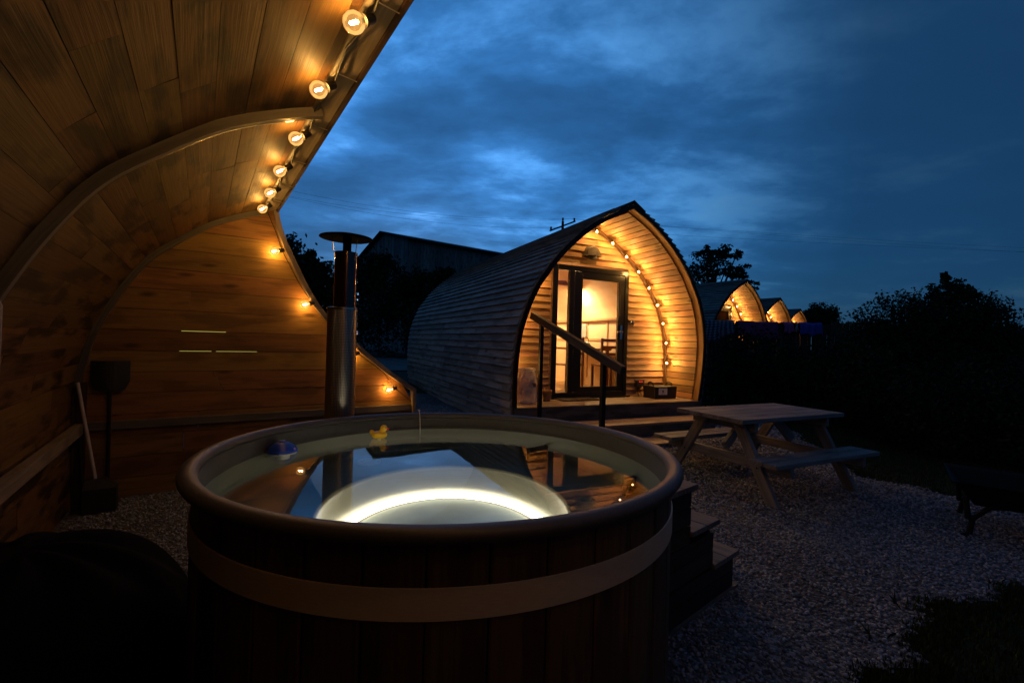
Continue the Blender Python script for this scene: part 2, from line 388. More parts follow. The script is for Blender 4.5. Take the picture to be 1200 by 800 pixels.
def grid_mesh(name, xs, ys, mat, dz=0, keep=None, kind='structure'):
    X, Y = np.meshgrid(xs, ys); Z = gz(X, Y)+dz
    vs = np.stack([X.ravel(), Y.ravel(), Z.ravel()], 1); nx = len(xs)
    fs = []
    for j in range(len(ys)-1):
        for i in range(nx-1):
            if keep is not None and not keep((xs[i]+xs[i+1])/2, (ys[j]+ys[j+1])/2): continue
            a = j*nx+i; fs.append((a, a+1, a+nx+1, a+nx))
    used = sorted({k for f in fs for k in f}); mp = {k: i for i, k in enumerate(used)}
    me = bpy.data.meshes.new(name); me.from_pydata(vs[used].tolist(), [], [tuple(mp[k] for k in f) for f in fs]); me.materials.append(mat)
    me.polygons.foreach_set('use_smooth', [True]*len(me.polygons))
    o = bpy.data.objects.new(name, me); COL.objects.link(o); o['kind'] = kind; return o
ax = np.concatenate([-np.geomspace(1500, 14, 26), np.arange(-13.5, 18, .5), np.geomspace(18.5, 1500, 26)])
ay = np.concatenate([-np.geomspace(600, 4, 14), np.arange(-3.5, 30, .5), np.geomspace(31, 2500, 26)])
grid_mesh('ground', ax, ay, M['field'])

def in_gravel(x, y):
    e = .05*math.sin(x*9)+.04*math.sin(y*13+x*5)+.018*math.sin(x*47+y*31)+.012*math.sin(x*83-y*71)
    px = [.9, 1.4, 1.6, 1.95, 2.5, 3.0, 4.0, 6.5]; py = [.6, 1.7, 1.95, 2.2, 2.58, 2.68, 2.95, 3.2]
    if x > .9 and y < np.interp(x, px, py)+e: return False
    bx = np.interp(y, [3.0, 3.7, 4.1, 4.55, 5.1, 5.85, 9.], [9., 5.2, 4.75, 4.3, 3.98, 4.2, 4.2])
    if x > bx+e: return False
    return True
grid_mesh('gravel', np.arange(-6, 6.6, .035), np.arange(-2.2, 9.2, .035), M['gravel'], .012, in_gravel)
grid_mesh('track', np.arange(-16, -1.2, .5), np.arange(14.5, 23.5, .5), M['track'], .03, lambda x, y: True)

def stones():
    n = 62000
    X = RNG.uniform(-3.2, 5.4, n*2); Y = 1.2+(RNG.uniform(0, 1, n*2)**1.35)*6.3
    k = np.array([in_gravel(a, b) for a, b in zip(X, Y)])
    t = (X-S0.x)*SDv.x+(Y-S0.y)*SDv.y; s = (X-S0.x)*SNv.x+(Y-S0.y)*SNv.y
    k &= (np.hypot(X+.245, Y-1.85) > .86) & ~((s < .03) & (t < 2.7) & (t > -.6)) & (t > -.2)
    X = X[k][:n]; Y = Y[k][:n]; n = len(X)
    base = np.array([(1, 0, 0), (0, 1, 0), (-1, 0, 0), (0, -1, 0), (0, 0, 1), (0, 0, -1)], float)
    fc = np.array([(0, 1, 4), (1, 2, 4), (2, 3, 4), (3, 0, 4), (1, 0, 5), (2, 1, 5), (3, 2, 5), (0, 3, 5)])
    sz = RNG.uniform(.0055, .0125, n)*(1+.35*(Y > 4))
    P = base[None]*RNG.uniform(.6, 1.4, (n, 6, 1))*sz[:, None, None]
    P[:, :, 2] *= .75
    P += RNG.normal(0, .15, (n, 6, 3))*sz[:, None, None]
    a = RNG.uniform(0, 6.28, n); ca, sa = np.cos(a)[:, None], np.sin(a)[:, None]
    x = P[:, :, 0]*ca-P[:, :, 1]*sa; y = P[:, :, 0]*sa+P[:, :, 1]*ca
    P[:, :, 0] = x+X[:, None]; P[:, :, 1] = y+Y[:, None]; P[:, :, 2] += (gz(X, Y)+.012+sz*.35)[:, None]
    faces = (fc[None]+6*np.arange(n)[:, None, None]).reshape(-1, 3)
    fast_mesh('gravel_stones', P.reshape(-1, 3), faces, np.repeat(RNG.uniform(0, 1, n), 8), M['stones'])['kind'] = 'stuff'

def fast_mesh(name, verts, faces, rnd, mat, parent=None):
    me = bpy.data.meshes.new(name); k = faces.shape[1]; nf = len(faces)
    me.vertices.add(len(verts)); me.vertices.foreach_set('co', np.asarray(verts, np.float32).ravel())
    me.loops.add(nf*k); me.loops.foreach_set('vertex_index', faces.astype(np.int32).ravel())
    me.polygons.add(nf); me.polygons.foreach_set('loop_start', np.arange(0, nf*k, k, dtype=np.int32))
    me.update(calc_edges=True); me.validate()
    at = me.attributes.new('rnd', 'FLOAT', 'FACE'); at.data.foreach_set('value', np.asarray(rnd, np.float32))
    me.materials.append(mat); o = bpy.data.objects.new(name, me); COL.objects.link(o)
    if parent: o.parent = parent
    return o
stones()

def blades(name, pts, h, mat, lean=.5):
    n = len(pts); a = RNG.uniform(0, 6.28, n); hh = h*RNG.uniform(.4, 1.2, n); w = .004+.003*RNG.random(n)
    d = np.stack([np.cos(a), np.sin(a), 0*a], 1); z = np.stack([0*a, 0*a, 1+0*a], 1)
    l = np.stack([np.cos(a+1.3), np.sin(a+1.3), 0*a], 1)*(hh*lean*RNG.random(n))[:, None]
    P = np.stack([pts-d*w[:, None], pts+d*w[:, None], pts+z*(hh*.6)[:, None]+l*.4+d*w[:, None]*.6, pts+z*hh[:, None]+l], 1).reshape(-1, 3)
    f = np.arange(n*4).reshape(-1, 4)
    o = fast_mesh(name, P, f, RNG.uniform(0, 1, n), mat); o['kind'] = 'stuff'; return o
gp = []
while len(gp) < 60000:
    if random.random() < .62: x = random.uniform(1.2, 5.5); y = random.uniform(.9, 3.6)
    else: x = random.uniform(3.8, 6.6); y = random.uniform(3.2, 9.5)
    if not in_gravel(x+random.gauss(0, .015), y+random.gauss(0, .015)): gp.append((x, y, float(gz(x, y))))
while len(gp) < 68000:      # thicker along the edge of the gravel
    x = random.uniform(1.2, 5.5); y = random.uniform(1.2, 6.5)
    if in_gravel(x, y) and not (in_gravel(x+.035, y-.02) and in_gravel(x+.01, y-.04)): gp.append((x, y, float(gz(x, y))))
    elif not in_gravel(x, y) and in_gravel(x-.08, y+.08): gp.append((x, y, float(gz(x, y))))
blades('grass', np.array(gp), .036, M['grass'])
wp = []
for cx, cy in ((1.83, 2.26), (2.2, 2.5), (3.0, 2.78)):
    for k in range(9): wp.append((cx+random.gauss(0, .03), cy+random.gauss(0, .03), float(gz(cx, cy))))
blades('weeds', np.array(wp), .09, M['grass'], .8)

# ------------------------------------------------------------------ foliage
def leaves_in(clumps, n, size, rnd_lo=0, rnd_hi=1, flat=.55):
    """clumps: (centre, radii, weight); leaves gather in sub-clumps, denser at the outside"""
    out = []; rr = []
    w = np.array([c[2] for c in clumps], float); w /= w.sum(); cnt = RNG.multinomial(n, w)
    for (c, r, _), k in zip(clumps, cnt):
        if k == 0: continue
        sub = max(3, k//45); d = RNG.normal(0, 1, (sub, 3)); d /= np.linalg.norm(d, axis=1)[:, None]
        sc_ = d*(RNG.uniform(.35, 1.05, sub)[:, None]); tone = RNG.uniform(rnd_lo, rnd_hi, sub)
        i = RNG.integers(0, sub, k)
        p = sc_[i]+np.clip(RNG.normal(0, .13, (k, 3)), -.24, .24); out.append(np.array(c)+p*np.array(r)); rr.append(np.clip(tone[i]+RNG.normal(0, .12, k), 0, 1))
    P = np.concatenate(out); rr = np.concatenate(rr); n = len(P)
    u = RNG.normal(0, 1, (n, 3)); u /= np.linalg.norm(u, axis=1)[:, None]
    v = RNG.normal(0, 1, (n, 3)); v -= (v*u).sum(1)[:, None]*u; v /= np.linalg.norm(v, axis=1)[:, None]
    s_ = size*RNG.uniform(.55, 1.35, n)[:, None]
    Q = np.stack([P-u*s_, P-v*s_*flat, P+u*s_, P+v*s_*flat], 1).reshape(-1, 3)
    return Q, np.arange(n*4).reshape(-1, 4), rr

def twigs(n, base, top, spread):
    mb = MB()
    for k in range(n):
        a = random.uniform(0, 6.28); p = Vector(base); q = Vector(top)+Vector((math.cos(a)*spread*random.random(), math.sin(a)*spread*random.random(), random.uniform(-.3, .1)*spread))
        m = (p+q)/2+Vector((random.gauss(0, .1), random.gauss(0, .1), 0))*spread
        mb.tube([p, m, q], [.03*spread, .018*spread, .006*spread], 6)
    return mb

def shrub(name, label, cat, c, clumps, n, size, mat='leaf', group=None, trunk=None, limbs=6):
    """c: foot of the plant; clumps relative to the foot"""
    z = float(gz(c[0], c[1])); t = thing(name, label, cat, (c[0], c[1], z), 0, group)
    Q, F, r = leaves_in(clumps, n, size); fast_mesh('crown' if trunk else 'foliage', Q, F, r, M[mat], t)
    mb = MB(); tr = trunk or .04; h0 = min(cc[0][2] for cc in clumps)
    hub = Vector((0, 0, max(.15, h0*.8))); mb.tube([(0, 0, -.1), hub*.6+Vector((tr*.4, 0, 0)), hub], [tr*1.3, tr, tr*.8], 8)
    for k in range(limbs):
        cc = random.choice(clumps); q = Vector(cc[0])+Vector([random.gauss(0, .45)*cc[1][i] for i in range(3)])
        m = hub.lerp(q, .5)+Vector((random.gauss(0, .08), random.gauss(0, .08), .1))*hub.length*.4
        mb.tube([hub, m, q], [tr*.5, tr*.3, tr*.08], 5)
    mb.build('trunk' if trunk else 'stem', M['bark'], t, smooth=True)
    return t

# ------------------------------------------------------------------ shelter
prof = [(-.27, 0), (-.285, .5), (-.28, 1.0), (-.25, 1.18), (-.21, 1.36), (-.13, 1.57), (0, 1.83), (.16, 2.07), (.37, 2.26), (.61, 2.44), (.88, 2.57), (1.1, 2.65)]
wing = [(1.1, 2.65), (1.13, 2.5), (1.18, 2.35), (1.30, 2.09), (1.43, 1.84), (1.60, 1.60), (1.93, 1.30), (2.15, 1.12), (2.35, .97), (2.58, .82)]
def catmull(P, m=6):
    P = [Vector(p+(0,)) if len(p) == 2 else Vector(p) for p in P]; out = []
    for i in range(len(P)-1):
        a = P[max(i-1, 0)]; b = P[i]; c = P[i+1]; d = P[min(i+2, len(P)-1)]
        for k in range(m):
            t = k/m; out.append(.5*((2*b)+(c-a)*t+(2*a-5*b+4*c-d)*t*t+(3*b-a-3*c+d)*t**3))
    out.append(P[-1]); return out
def resample(P, step=None, n=None):
    L = [0]
    for i in range(1, len(P)): L.append(L[-1]+(P[i]-P[i-1]).length)
    n = n or max(1, round(L[-1]/step)); out = []
    for k in range(n+1):
        d = L[-1]*k/n; i = 0
        while i < len(L)-2 and L[i+1] < d: i += 1
        t = (d-L[i])/((L[i+1]-L[i]) or 1); out.append(P[i].lerp(P[i+1], min(1, t)))
    return out
pc = catmull(prof); wc = catmull(wing); SLEN = 6.2
def interp_h(curve, h):
    for i in range(len(curve)-1):
        a, b = curve[i], curve[i+1]
        if (a.y-h)*(b.y-h) <= 0 and a.y != b.y: return a.x+(b.x-a.x)*(h-a.y)/(b.y-a.y)
    return curve[0].x if h < min(curve[0].y, curve[-1].y) else curve[-1].x

shel = thing('hot_tub_shelter', 'open sided curved pine plank shelter sweeping over the hot tub', 'shelter', (S0.x, S0.y, 0))
def SL(s, t, h): return SNv*s+SDv*t+Vector((0, 0, h))
mb = MB(); seg = resample(pc, .142)
for i in range(len(seg)-1):
    a, b = seg[i], seg[i+1]; tn = (b-a).normalized(); nn = Vector((-tn.y, tn.x, 0))   # outward (up/left)
    g = tn*.0008; off = random.uniform(0, 1.8); s = .0; cuts = [0.]
    x = off if off > .3 else off+1.4
    while x < SLEN-.3: cuts.append(x); x += random.choice((1.2, 1.8, 2.4))
    cuts.append(SLEN)
    for k in range(len(cuts)-1):
        j = nn*random.uniform(0, .003); j2 = nn*random.uniform(0, .003)
        q = [a+g+j, b-g+j2, b-g+j2+nn*.02, a+g+j+nn*.02]
        s0 = cuts[k]+(.001 if k else 0); s1 = cuts[k+1]-.001
        mb.prism([SL(s0, p.x, p.y) for p in q], [SL(s1, p.x, p.y) for p in q])
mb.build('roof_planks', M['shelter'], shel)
mb = MB(); nn = []
for i, p in enumerate(pc):
    t_ = (pc[min(i+1, len(pc)-1)]-pc[max(i-1, 0)]).normalized(); nn.append(Vector((-t_.y, t_.x, 0)))
o1 = [p+n*.030 for p, n in zip(pc, nn)]; o2 = [p+n*.042 for p, n in zip(pc, nn)]
for i in range(len(pc)-1):
    mb.prism([SL(-.06, q.x, q.y) for q in (o1[i], o1[i+1], o2[i+1], o2[i])], [SL(SLEN+.06, q.x, q.y) for q in (o1[i], o1[i+1], o2[i+1], o2[i])], .5)
mb.build('roof_covering', M['felt'], shel)
def shelter_wall(sbase, slits, name, label=None):
    mb = MB(); hb = 1.432-.18*8+.0
    k = 0; h = hb
    while h < 2.62:
        h1 = h+.18; lo = max(.0, h+.0022); hi = min(2.63, h1-.0022)
        if hi > lo+.01:
            def tl(q): return interp_h(pc, q)+.004
            def tr(q): return (interp_h(wc, q) if q > .82 else 2.58)-.004
            a, b = tl(lo), tl(hi); c, d = tr(lo), tr(hi)
            cuts = [None]
            j = random.uniform(.5, 1.4) if c-a > 1.6 and not (1.0 < h < 1.5) and random.random() < .7 else None
            th = .022; fr = random.uniform(-.002, .002)
            lo_, hi_ = lo, hi
            segs = [(0, 1)] if j is None else [(0, j/(c-a)), (j/(c-a), 1)]
            for u0, u1 in segs:
                P = lambda u, e, w: (SL(sbase+w+fr, (a+(c-a)*u), lo_) if e == 0 else SL(sbase+w+fr, (b+(d-b)*u), hi_))
                e0, e1 = u0+(.0007 if u0 else 0), u1-(.0007 if u1 < 1 else 0)
                mb.prism([P(e0, 0, -th), P(e0, 0, 0), P(e0, 1, 0), P(e0, 1, -th)], [P(e1, 0, -th), P(e1, 0, 0), P(e1, 1, 0), P(e1, 1, -th)])
        h = h1
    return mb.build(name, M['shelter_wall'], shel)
ew = shelter_wall(0., True, 'end_wall')
bw = shelter_wall(SLEN, False, 'back_wall')
# outer battens that close the joints of the end wall except where two joints stay open
mb = MB()
for hj in [1.432-.18*k for k in range(-6, 8)]:
    if hj < .05: continue
    t0 = interp_h(pc, min(hj, 2.6))+.03; t1 = (interp_h(wc, hj) if hj > .82 else 2.58)-.03
    if t1 <= t0: continue
    gaps = []
    if abs(hj-1.432) < .01: gaps = [(.40, .74)]
    if abs(hj-1.252) < .01: gaps = [(.39, .63), (.665, 1.0)]
    x = t0
    for g0, g1 in gaps+[(t1, None)]:
        if g0 > x: mb.box((x, 0, hj-.02), (g0, .012, hj+.02), .5)
        x = g1
ob = mb.build('cover_strip', M['darkedge'], shel)
for v in ob.data.vertices: p = v.co.copy(); v.co = SL(-.0245-p.y, p.x, p.z)
# ribs
def rib(s, w=.05, h=.05, name='rib', mat='rib'):
    P = [p for p in pc if p.x < 1.05 and p.y > .02]; pts = []; ns = []
    for i, p in enumerate(P):
        t_ = (P[min(i+1, len(P)-1)]-P[max(i-1, 0)]).normalized(); n_ = Vector((t_.y, -t_.x, 0))
        pts.append(SL(s, p.x+n_.x*(h/2+.002), p.y+n_.y*(h/2+.002))); ns.append(SL(0, n_.x, n_.y))
    mb = MB(); mb.sweep(pts, ns, w, h, side=SNv); return mb.build(name, M[mat], shel)
rib(.028, .045, .045); rib(2.42, .044, .046); rib(4.9, .044, .046)
# the metal strip screwed to the inner face of the middle rib
mb = MB(); P = [p for p in pc if p.x < 1.0 and p.y > .9]; pts = []; ns = []
for i, p in enumerate(P):
    t_ = (P[min(i+1, len(P)-1)]-P[max(i-1, 0)]).normalized(); n_ = Vector((t_.y, -t_.x, 0))
    pts.append(SL(2.380, p.x+n_.x*.03, p.y+n_.y*.03)); ns.append(SL(0, n_.x, n_.y))
mb.tube(pts, .014, 10); mb.build('conduit', M['steel'], shel, smooth=True)
# ridge beam, inner batten, outer edge
mb = MB(); mb.box((1.035, -.06, 2.625), (1.12, SLEN+.05, 2.70), .5); ob = mb.build('ridge_beam', M['beam'], shel)
for v in ob.data.vertices: p = v.co.copy(); v.co = SL(p.y, p.x, p.z)
mb = MB(); mb.tube([SL(0.03, 1.018, 2.615), SL(SLEN, 1.018, 2.615)], .016, 10); mb.build('ridge_pole', M['rib'], shel, smooth=True)
mb = MB(); mb.box((1.122, -.08, 2.61), (1.142, SLEN+.07, 2.745), .5); ob = mb.build('edge_board', M['darkedge'], shel)
for v in ob.data.vertices: p = v.co.copy(); v.co = SL(p.y, p.x, p.z)
# wing trim
for sb in (0., SLEN):
    pts = [SL(sb+(.012 if sb == 0 else -.02), p.x+.012, p.y+.012) for p in wc]+[SL(sb+(.012 if sb == 0 else -.02), 2.595, .02)]
    ns = []
    for i, p in enumerate(wc):
        t_ = (wc[min(i+1, len(wc)-1)]-wc[max(i-1, 0)]).normalized(); ns.append(SL(0, -t_.y, t_.x))
    ns[-1] = SL(0, .8, .6); ns.append(SL(0, 1, 0))
    mb = MB(); mb.sweep(pts, ns, .11, .045, side=SNv); mb.build('wing_trim', M['beam'], shel)
# rails
mb = MB(); mb.box((-.25, .002, .60), (2.55, .05, .665), .6); ob = mb.build('wall_rail', M['rib'], shel)
for v in ob.data.vertices: p = v.co.copy(); v.co = SL(p.y, p.x, p.z)
mb = MB(); mb.beam(SL(.06, -.235, .63), SL(SLEN, -.235, .63), .05, .085); mb.build('side_rail', M['beam'], shel)
for s_ in (.09, 2.47):
    mb = MB(); mb.beam(SL(s_, -.225, 0), SL(s_, -.225, 1.0 if s_ < 1 else .6), .05, .05, up=SNv); mb.build('post', M['darkedge'], shel)
mb = MB(); mb.tube([SL(2.52, -.10, .1), SL(2.52, -.085, 1.5), SL(2.52, -.115, 1.57)], .017, 10); mb.build('brace_post', M['post'], shel, smooth=True)

# ------------------------------------------------------------------ bulbs
def bulb_mesh(rad):
    g = MB(); g.lathe([(rad*.28, rad*1.28), (rad*.42, rad*1.0), (rad*.8, rad*.66), (rad*.98, rad*.25), (rad*.98, -.2*rad), (rad*.76, -.68*rad), (rad*.4, -.93*rad), (0, -rad)], n=20)
    f = MB(); f.lathe([(0, rad*.55), (rad*.13, rad*.45), (rad*.16, 0), (rad*.13, -rad*.4), (0, -rad*.5)], n=8)
    s = MB(); s.lathe([(0, rad*2.45), (rad*.42, rad*2.4), (rad*.5, rad*2.1), (rad*.5, rad*1.45), (rad*.62, rad*1.4), (rad*.62, rad*1.15), (rad*.3, rad*1.12)], n=16)
    return g, f, s
def string(name, label, origin, bulbs, cable, rad, fil, group=None, ties=()):
    """bulbs: (position of the globe, direction globe->socket) in world space"""
    t = thing(name, label, 'string lights', origin, 0, group); og = Vector(origin)
    mb = MB(); cs = [Vector(c)-og for c in cable]; mb.tube(cs, .0042 if rad > .03 else .004, 6); mb.build('cable', M['cable'], t, smooth=True)
    g, f, s = bulb_mesh(rad); first = None
    for p, d in bulbs:
        q = Vector((0, 0, 1)).rotation_difference(Vector(d).normalized())
        if first is None:
            a = g.build('bulb', M['bulbglass'], t, smooth='all'); b = f.build('filament', M[fil], a, smooth=True); c = s.build('bulb_holder', M['gasket'], a, smooth=True); first = (a, b, c)
        else:
            a = first[0].copy(); COL.objects.link(a); a.parent = t
            for k in first[1:]: e = k.copy(); COL.objects.link(e); e.parent = a
        a.location = Vector(p)-og; a.rotation_mode = 'QUATERNION'; a.rotation_quaternion = q
    for e in ties:
        mb = MB(); mb.tube([Vector(x)-og for x in e], .0022, 5); mb.build('cable_tie', M['tie'], t)
    return t
bs = [.42, .95, 1.55, 2.19, 2.80, 3.35, 3.95, 4.55, 5.15, 5.75]
bl = []; cab = []; tiel = []
for i, s_ in enumerate(reversed(bs)):
    tl = .965+random.uniform(-.006, .006); dd = SDv*.85+Vector((0, 0, .62))+SNv*random.uniform(-.15, .15); hh = 2.530+random.uniform(-.006, .006)
    p = S(s_, tl, hh); bl.append((p, dd)); c = p+dd.normalized()*.083; cab += [S(s_+.28, 1.012, 2.597), c]
    tiel.append([S(s_+.03, 1.03, 2.612), S(s_+.03, 1.035, 2.618), S(s_+.035, 1.122, 2.607)])
cab.append(S(.12, 1.04, 2.585))
wb = []
for t_, h_ in ((1.111, 2.225), (1.399, 1.731), (1.86, 1.23), (2.284, .845)):
    d = Vector((0, 0, .25))+SDv*.95+SNv*.1; p = S(.075, t_, h_); wb.append((p, d)); cab += [S(.05, (interp_h(wc, h_+.2)), h_+.2)-SDv*.03, p+d.normalized()*.07]
cab.append(S(.04, 2.56, .7))
cab2 = [Vector(c) for c in cab]
string('string_lights', 'festoon of large glowing globe bulbs along the ridge of the hot tub shelter', tuple(S(3, 1.0, 2.6)), bl+wb, cab2, .038, 'filament', ties=tiel)

# ------------------------------------------------------------------ hot tub
TC = Vector((-.245, 1.85, 0)); WZ = .90
tub = thing('hot_tub', 'round hot tub with dark wooden staves and a metal band, lit from inside', 'hot tub', TC)
mb = MB()
mb.lathe([(.838, .896), (.836, .80), (.822, .53), (.795, .49), (.775, .482), (.51, .478), (.500, .474)], n=128)
mb.build('shell', M['shell'], tub, smooth=True)
mb = MB(); mb.lathe([(.858, .975), (.841, .970), (.839, .897)], n=128); mb.build('shaded_shell_top', M['rim'], tub, smooth=True)  # shell wall above the water; its unlit look is put into the darker colour
mb = MB(); mb.lathe([(.500, .474), (.490, .462), (.486, .44), (.482, .09), (0, .088)], n=128); mb.build('foot_well', M['well'], tub, smooth=True)
mb = MB(); K = 20
mb.lathe([(.867+.027*math.cos(2*math.pi*k/K), .981+.021*math.sin(2*math.pi*k/K)) for k in range(K+1)], n=160); mb.build('rim', M['rim'], tub, smooth='all')
mb = MB(); NS = 38
for k in range(NS):
    a0 = 2*math.pi*k/NS+.0028; a1 = 2*math.pi*(k+1)/NS-.0028; ro = .856+random.uniform(-.0012, .0012); q = []
    def P(r_, a, z): return (r_*math.cos(a), r_*math.sin(a), z)
    A_ = [P(.845, a0, .02), P(ro-.003, a0, .02), P(ro, a0+.006, .02), P(ro, (a0+a1)/2, .02), P(ro, a1-.006, .02), P(ro-.003, a1, .02), P(.845, a1, .02)]
    B_ = [(x, y, .966) for x, y, z in A_]
    mb.prism(A_, B_)
mb.build('staves', M['tub'], tub)
mb = MB(); mb.lathe([(.844, .0), (.844, .96)], n=96); mb.build('inner_liner', M['blackplastic'], tub, smooth=True)
mb = MB(); mb.lathe([(.857, .790), (.861, .791), (.861, .861), (.857, .862)], n=160); mb.build('metal_band', M['band'], tub, smooth=True)
# drain grille on the bench
mb = MB(); gc = Vector((-.475, .50, .4815)); mb.lathe([(0, .012), (.055, .010), (.062, 0)], gc, n=28)
for k in range(12):
    a = k*math.pi/6; mb.box((gc.x+.034*math.cos(a)-.005, gc.y+.034*math.sin(a)-.005, gc.z+.011), (gc.x+.034*math.cos(a)+.005, gc.y+.034*math.sin(a)+.005, gc.z+.015))
mb.build('drain_grille', M['white'], tub, smooth=True)
# raised floor disc of the foot well with an LED strip hidden in the gap round its edge
mb = MB(); mb.lathe([(.424, .118), (.428, .122), (.428, .134), (.424, .138), (0, .139)], n=128); mb.build('floor_disc', M['pan'], tub, smooth=True)
mb = MB(); mb.lathe([(.462+.010*math.cos(2*math.pi*k/12), .150+.036*math.sin(2*math.pi*k/12)) for k in range(13)], n=128); mb.build('light_strip', M['tublamp'], tub, smooth='all')
PV = Matrix.Translation((0, 0, .98)) @ Matrix.Rotation(R(-1.0), 4, 'X') @ Matrix.Translation((0, 0, -.98)); tub.matrix_world = Matrix.Translation(TC) @ PV
# water
mb = MB(); N_ = 96
mb.lathe([(.8365, WZ), (.5, WZ), (0, WZ)], TC, n=N_); wo = mb.build('water', M['water'], None, smooth='all'); wo['kind'] = 'structure'
bm = bmesh.new(); bm.from_mesh(wo.data)
for f in bm.faces:
    if f.normal.z < 0: f.normal_flip()
bm.to_mesh(wo.data); bm.free()

# floating toys
def duck(p, rz):
    t = thing('rubber_duck', 'small yellow rubber duck with a red beak floating in the hot tub', 'toy duck', p, rz); t.scale = (.86, .86, .86)
    mb = MB(); mb.ball((0, 0, .018), (.048, .032, .024), 20, 12); mb.ball((.026, 0, .058), (.0215, .020, .0205), 18, 12); mb.ball((.018, 0, .038), (.02, .018, .02), 14, 10)
    mb.ball((-.042, 0, .034), (.016, .013, .014), 14, 8, M=Euler((0, .6, 0)).to_matrix()); mb.ball((-.008, .024, .024), (.026, .012, .014), 14, 8); mb.ball((-.008, -.024, .024), (.026, .012, .014), 14, 8)
    o = mb.build('body', M['yellow'], t, weld=False); r_ = o.modifiers.new('Remesh', 'REMESH'); r_.mode = 'VOXEL'; r_.voxel_size = .0025; r_.use_smooth_shade = True
    s = o.modifiers.new('Smooth', 'SMOOTH'); s.iterations = 6
    mb = MB(); mb.ball((.049, 0, .055), (.012, .010, .0042), 12, 8); mb.ball((.047, 0, .050), (.009, .008, .0035), 12, 8); mb.build('beak', M['red'], t, smooth=True)
    for sy in (-1, 1): mb = MB(); mb.ball((.0405, sy*.0135, .064), .003, 8, 6); mb.build('eye', M['blackplastic'], t, smooth=True)
    mb = MB(); mb.tube([(0, 0, .0), (0, 0, -.06)], .011, 12); mb.build('thermometer_stem', M['white'], t, smooth=True)
duck((-.675, 2.36, WZ+.002), .15)
t = thing('chlorine_floater', 'round blue and white dispenser floating at the left of the water', 'pool floater', (-1.005, 2.02, WZ))
mb = MB(); mb.lathe([(0, .052), (.012, .052), (.016, .046), (.030, .042), (.052, .028), (.063, .010), (.063, .004), (.03, .003)], n=28); mb.build('cap', M['blue'], t, smooth=True)
mb = MB(); mb.lathe([(.058, .005), (.060, -.004), (.045, -.014), (.032, -.017), (.030, -.10), (0, -.10)], n=28); mb.build('float', M['white'], t, smooth=True)
mb = MB(); pa = [TC+Vector((math.cos(R(109.5))*r_, math.sin(R(109.5))*r_, z)) for r_, z in ((.905, .80), (.899, .93), (.892, .985), (.868, 1.004), (.84, 1.002), (.815, .965), (.80, .92), (.795, .80), (.79, .60))]
mb.tube(pa, .0022, 6); tag(mb.build('cord', M['tie'], None, smooth=True), 'thin white cord hanging over the far rim of the hot tub into the water', 'cord')

# stove flue
t = thing('stove_flue', 'tall steel stove flue with a flat round cowl, rising behind the hot tub', 'chimney', (-1.0, 2.67, 0))
mb = MB(); mb.box((-.17, -.02, .0), (.17, .30, .62), .5); mb.build('stove', M['blackmetal'], t, bevel=.01)
mb = MB(); mb.tube([(0, 0, .5), (0, 0, 1.587)], .0825, 40, caps=False); mb.build('sleeve', M['perf'], t, smooth=True)
mb = MB(); mb.lathe([(.081, 1.586), (.060, 1.588)], n=40); mb.lathe([(.0835, 1.575), (.0855, 1.576), (.0855, 1.589), (.0835, 1.590)], n=40); mb.build('sleeve_collar', M['steel'], t, smooth=True)
mb = MB(); mb.tube([(0.012, 0, 1.5), (.014, 0, 1.913)], .063, 40, caps=False); mb.lathe([(.062, 1.913), (.02, 1.913)], (.014, 0, 0), n=40); mb.build('pipe', M['ironred'], t, smooth=True)
mb = MB(); mb.tube([(.018, 0, 1.90), (.018, 0, 2.0)], .024, 20); mb.build('neck', M['cowl'], t, smooth=True)
mb = MB(); mb.lathe([(0, 2.022), (.08, 2.016), (.148, 2.0), (.150, 1.996), (.146, 1.994), (0, 2.004)], (.012, 0, 0), n=48); mb.build('cowl', M['cowl'], t, smooth=True)
for a in (R(200), R(-20), R(90)): mb = MB(); mb.tube([(.014+.060*math.cos(a), .060*math.sin(a), 1.86), (.014+.078*math.cos(a), .078*math.sin(a), 2.0)], .0022, 5); mb.build('cowl_stay', M['steel'], t)

# tub steps
U = Vector((.76, .65, 0)); W_ = Vector((-.65, .76, 0)); C1 = Vector((.97, 2.36, 0))
t = thing('tub_steps', 'dark wooden three tread steps leading up to the right side of the hot tub', 'steps', (C1.x, C1.y, 0))
def OB(mb, u0, u1, w0, w1, z0, z1, r=None):   # oriented box in step space, u from C1
    if (u1-u0) > (w1-w0) and (u1-u0) > (z1-z0): mb.prism([U*u0+W_*w+Vector((0, 0, z)) for w, z in ((w0, z0), (w1, z0), (w1, z1), (w0, z1))], [U*u1+W_*w+Vector((0, 0, z)) for w, z in ((w0, z0), (w1, z0), (w1, z1), (w0, z1))], r)
    elif (w1-w0) >= (z1-z0): mb.prism([U*u+W_*w0+Vector((0, 0, z)) for u, z in ((u0, z0), (u1, z0), (u1, z1), (u0, z1))], [U*u+W_*w1+Vector((0, 0, z)) for u, z in ((u0, z0), (u1, z0), (u1, z1), (u0, z1))], r)
    else: mb.prism([U*u+W_*w+Vector((0, 0, z0)) for u, w in ((u0, w0), (u1, w0), (u1, w1), (u0, w1))], [U*u+W_*w+Vector((0, 0, z1)) for u, w in ((u0, w0), (u1, w0), (u1, w1), (u0, w1))], r)
HT = (.715, .475, .235); RUN = .255
for k in range(3):
    mb = MB(); u1 = k*RUN
    for j in range(2): OB(mb, u1-.30+.152*j, u1-.30+.152*j+.148, -.02, .66, HT[k]-.028, HT[k])
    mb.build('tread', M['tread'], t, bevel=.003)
    mb = MB(); OB(mb, u1-.055, u1-.03, .025, .62, (HT[k+1]+.002 if k < 2 else .03), HT[k]-.03); mb.build('riser', M['steps'], t)
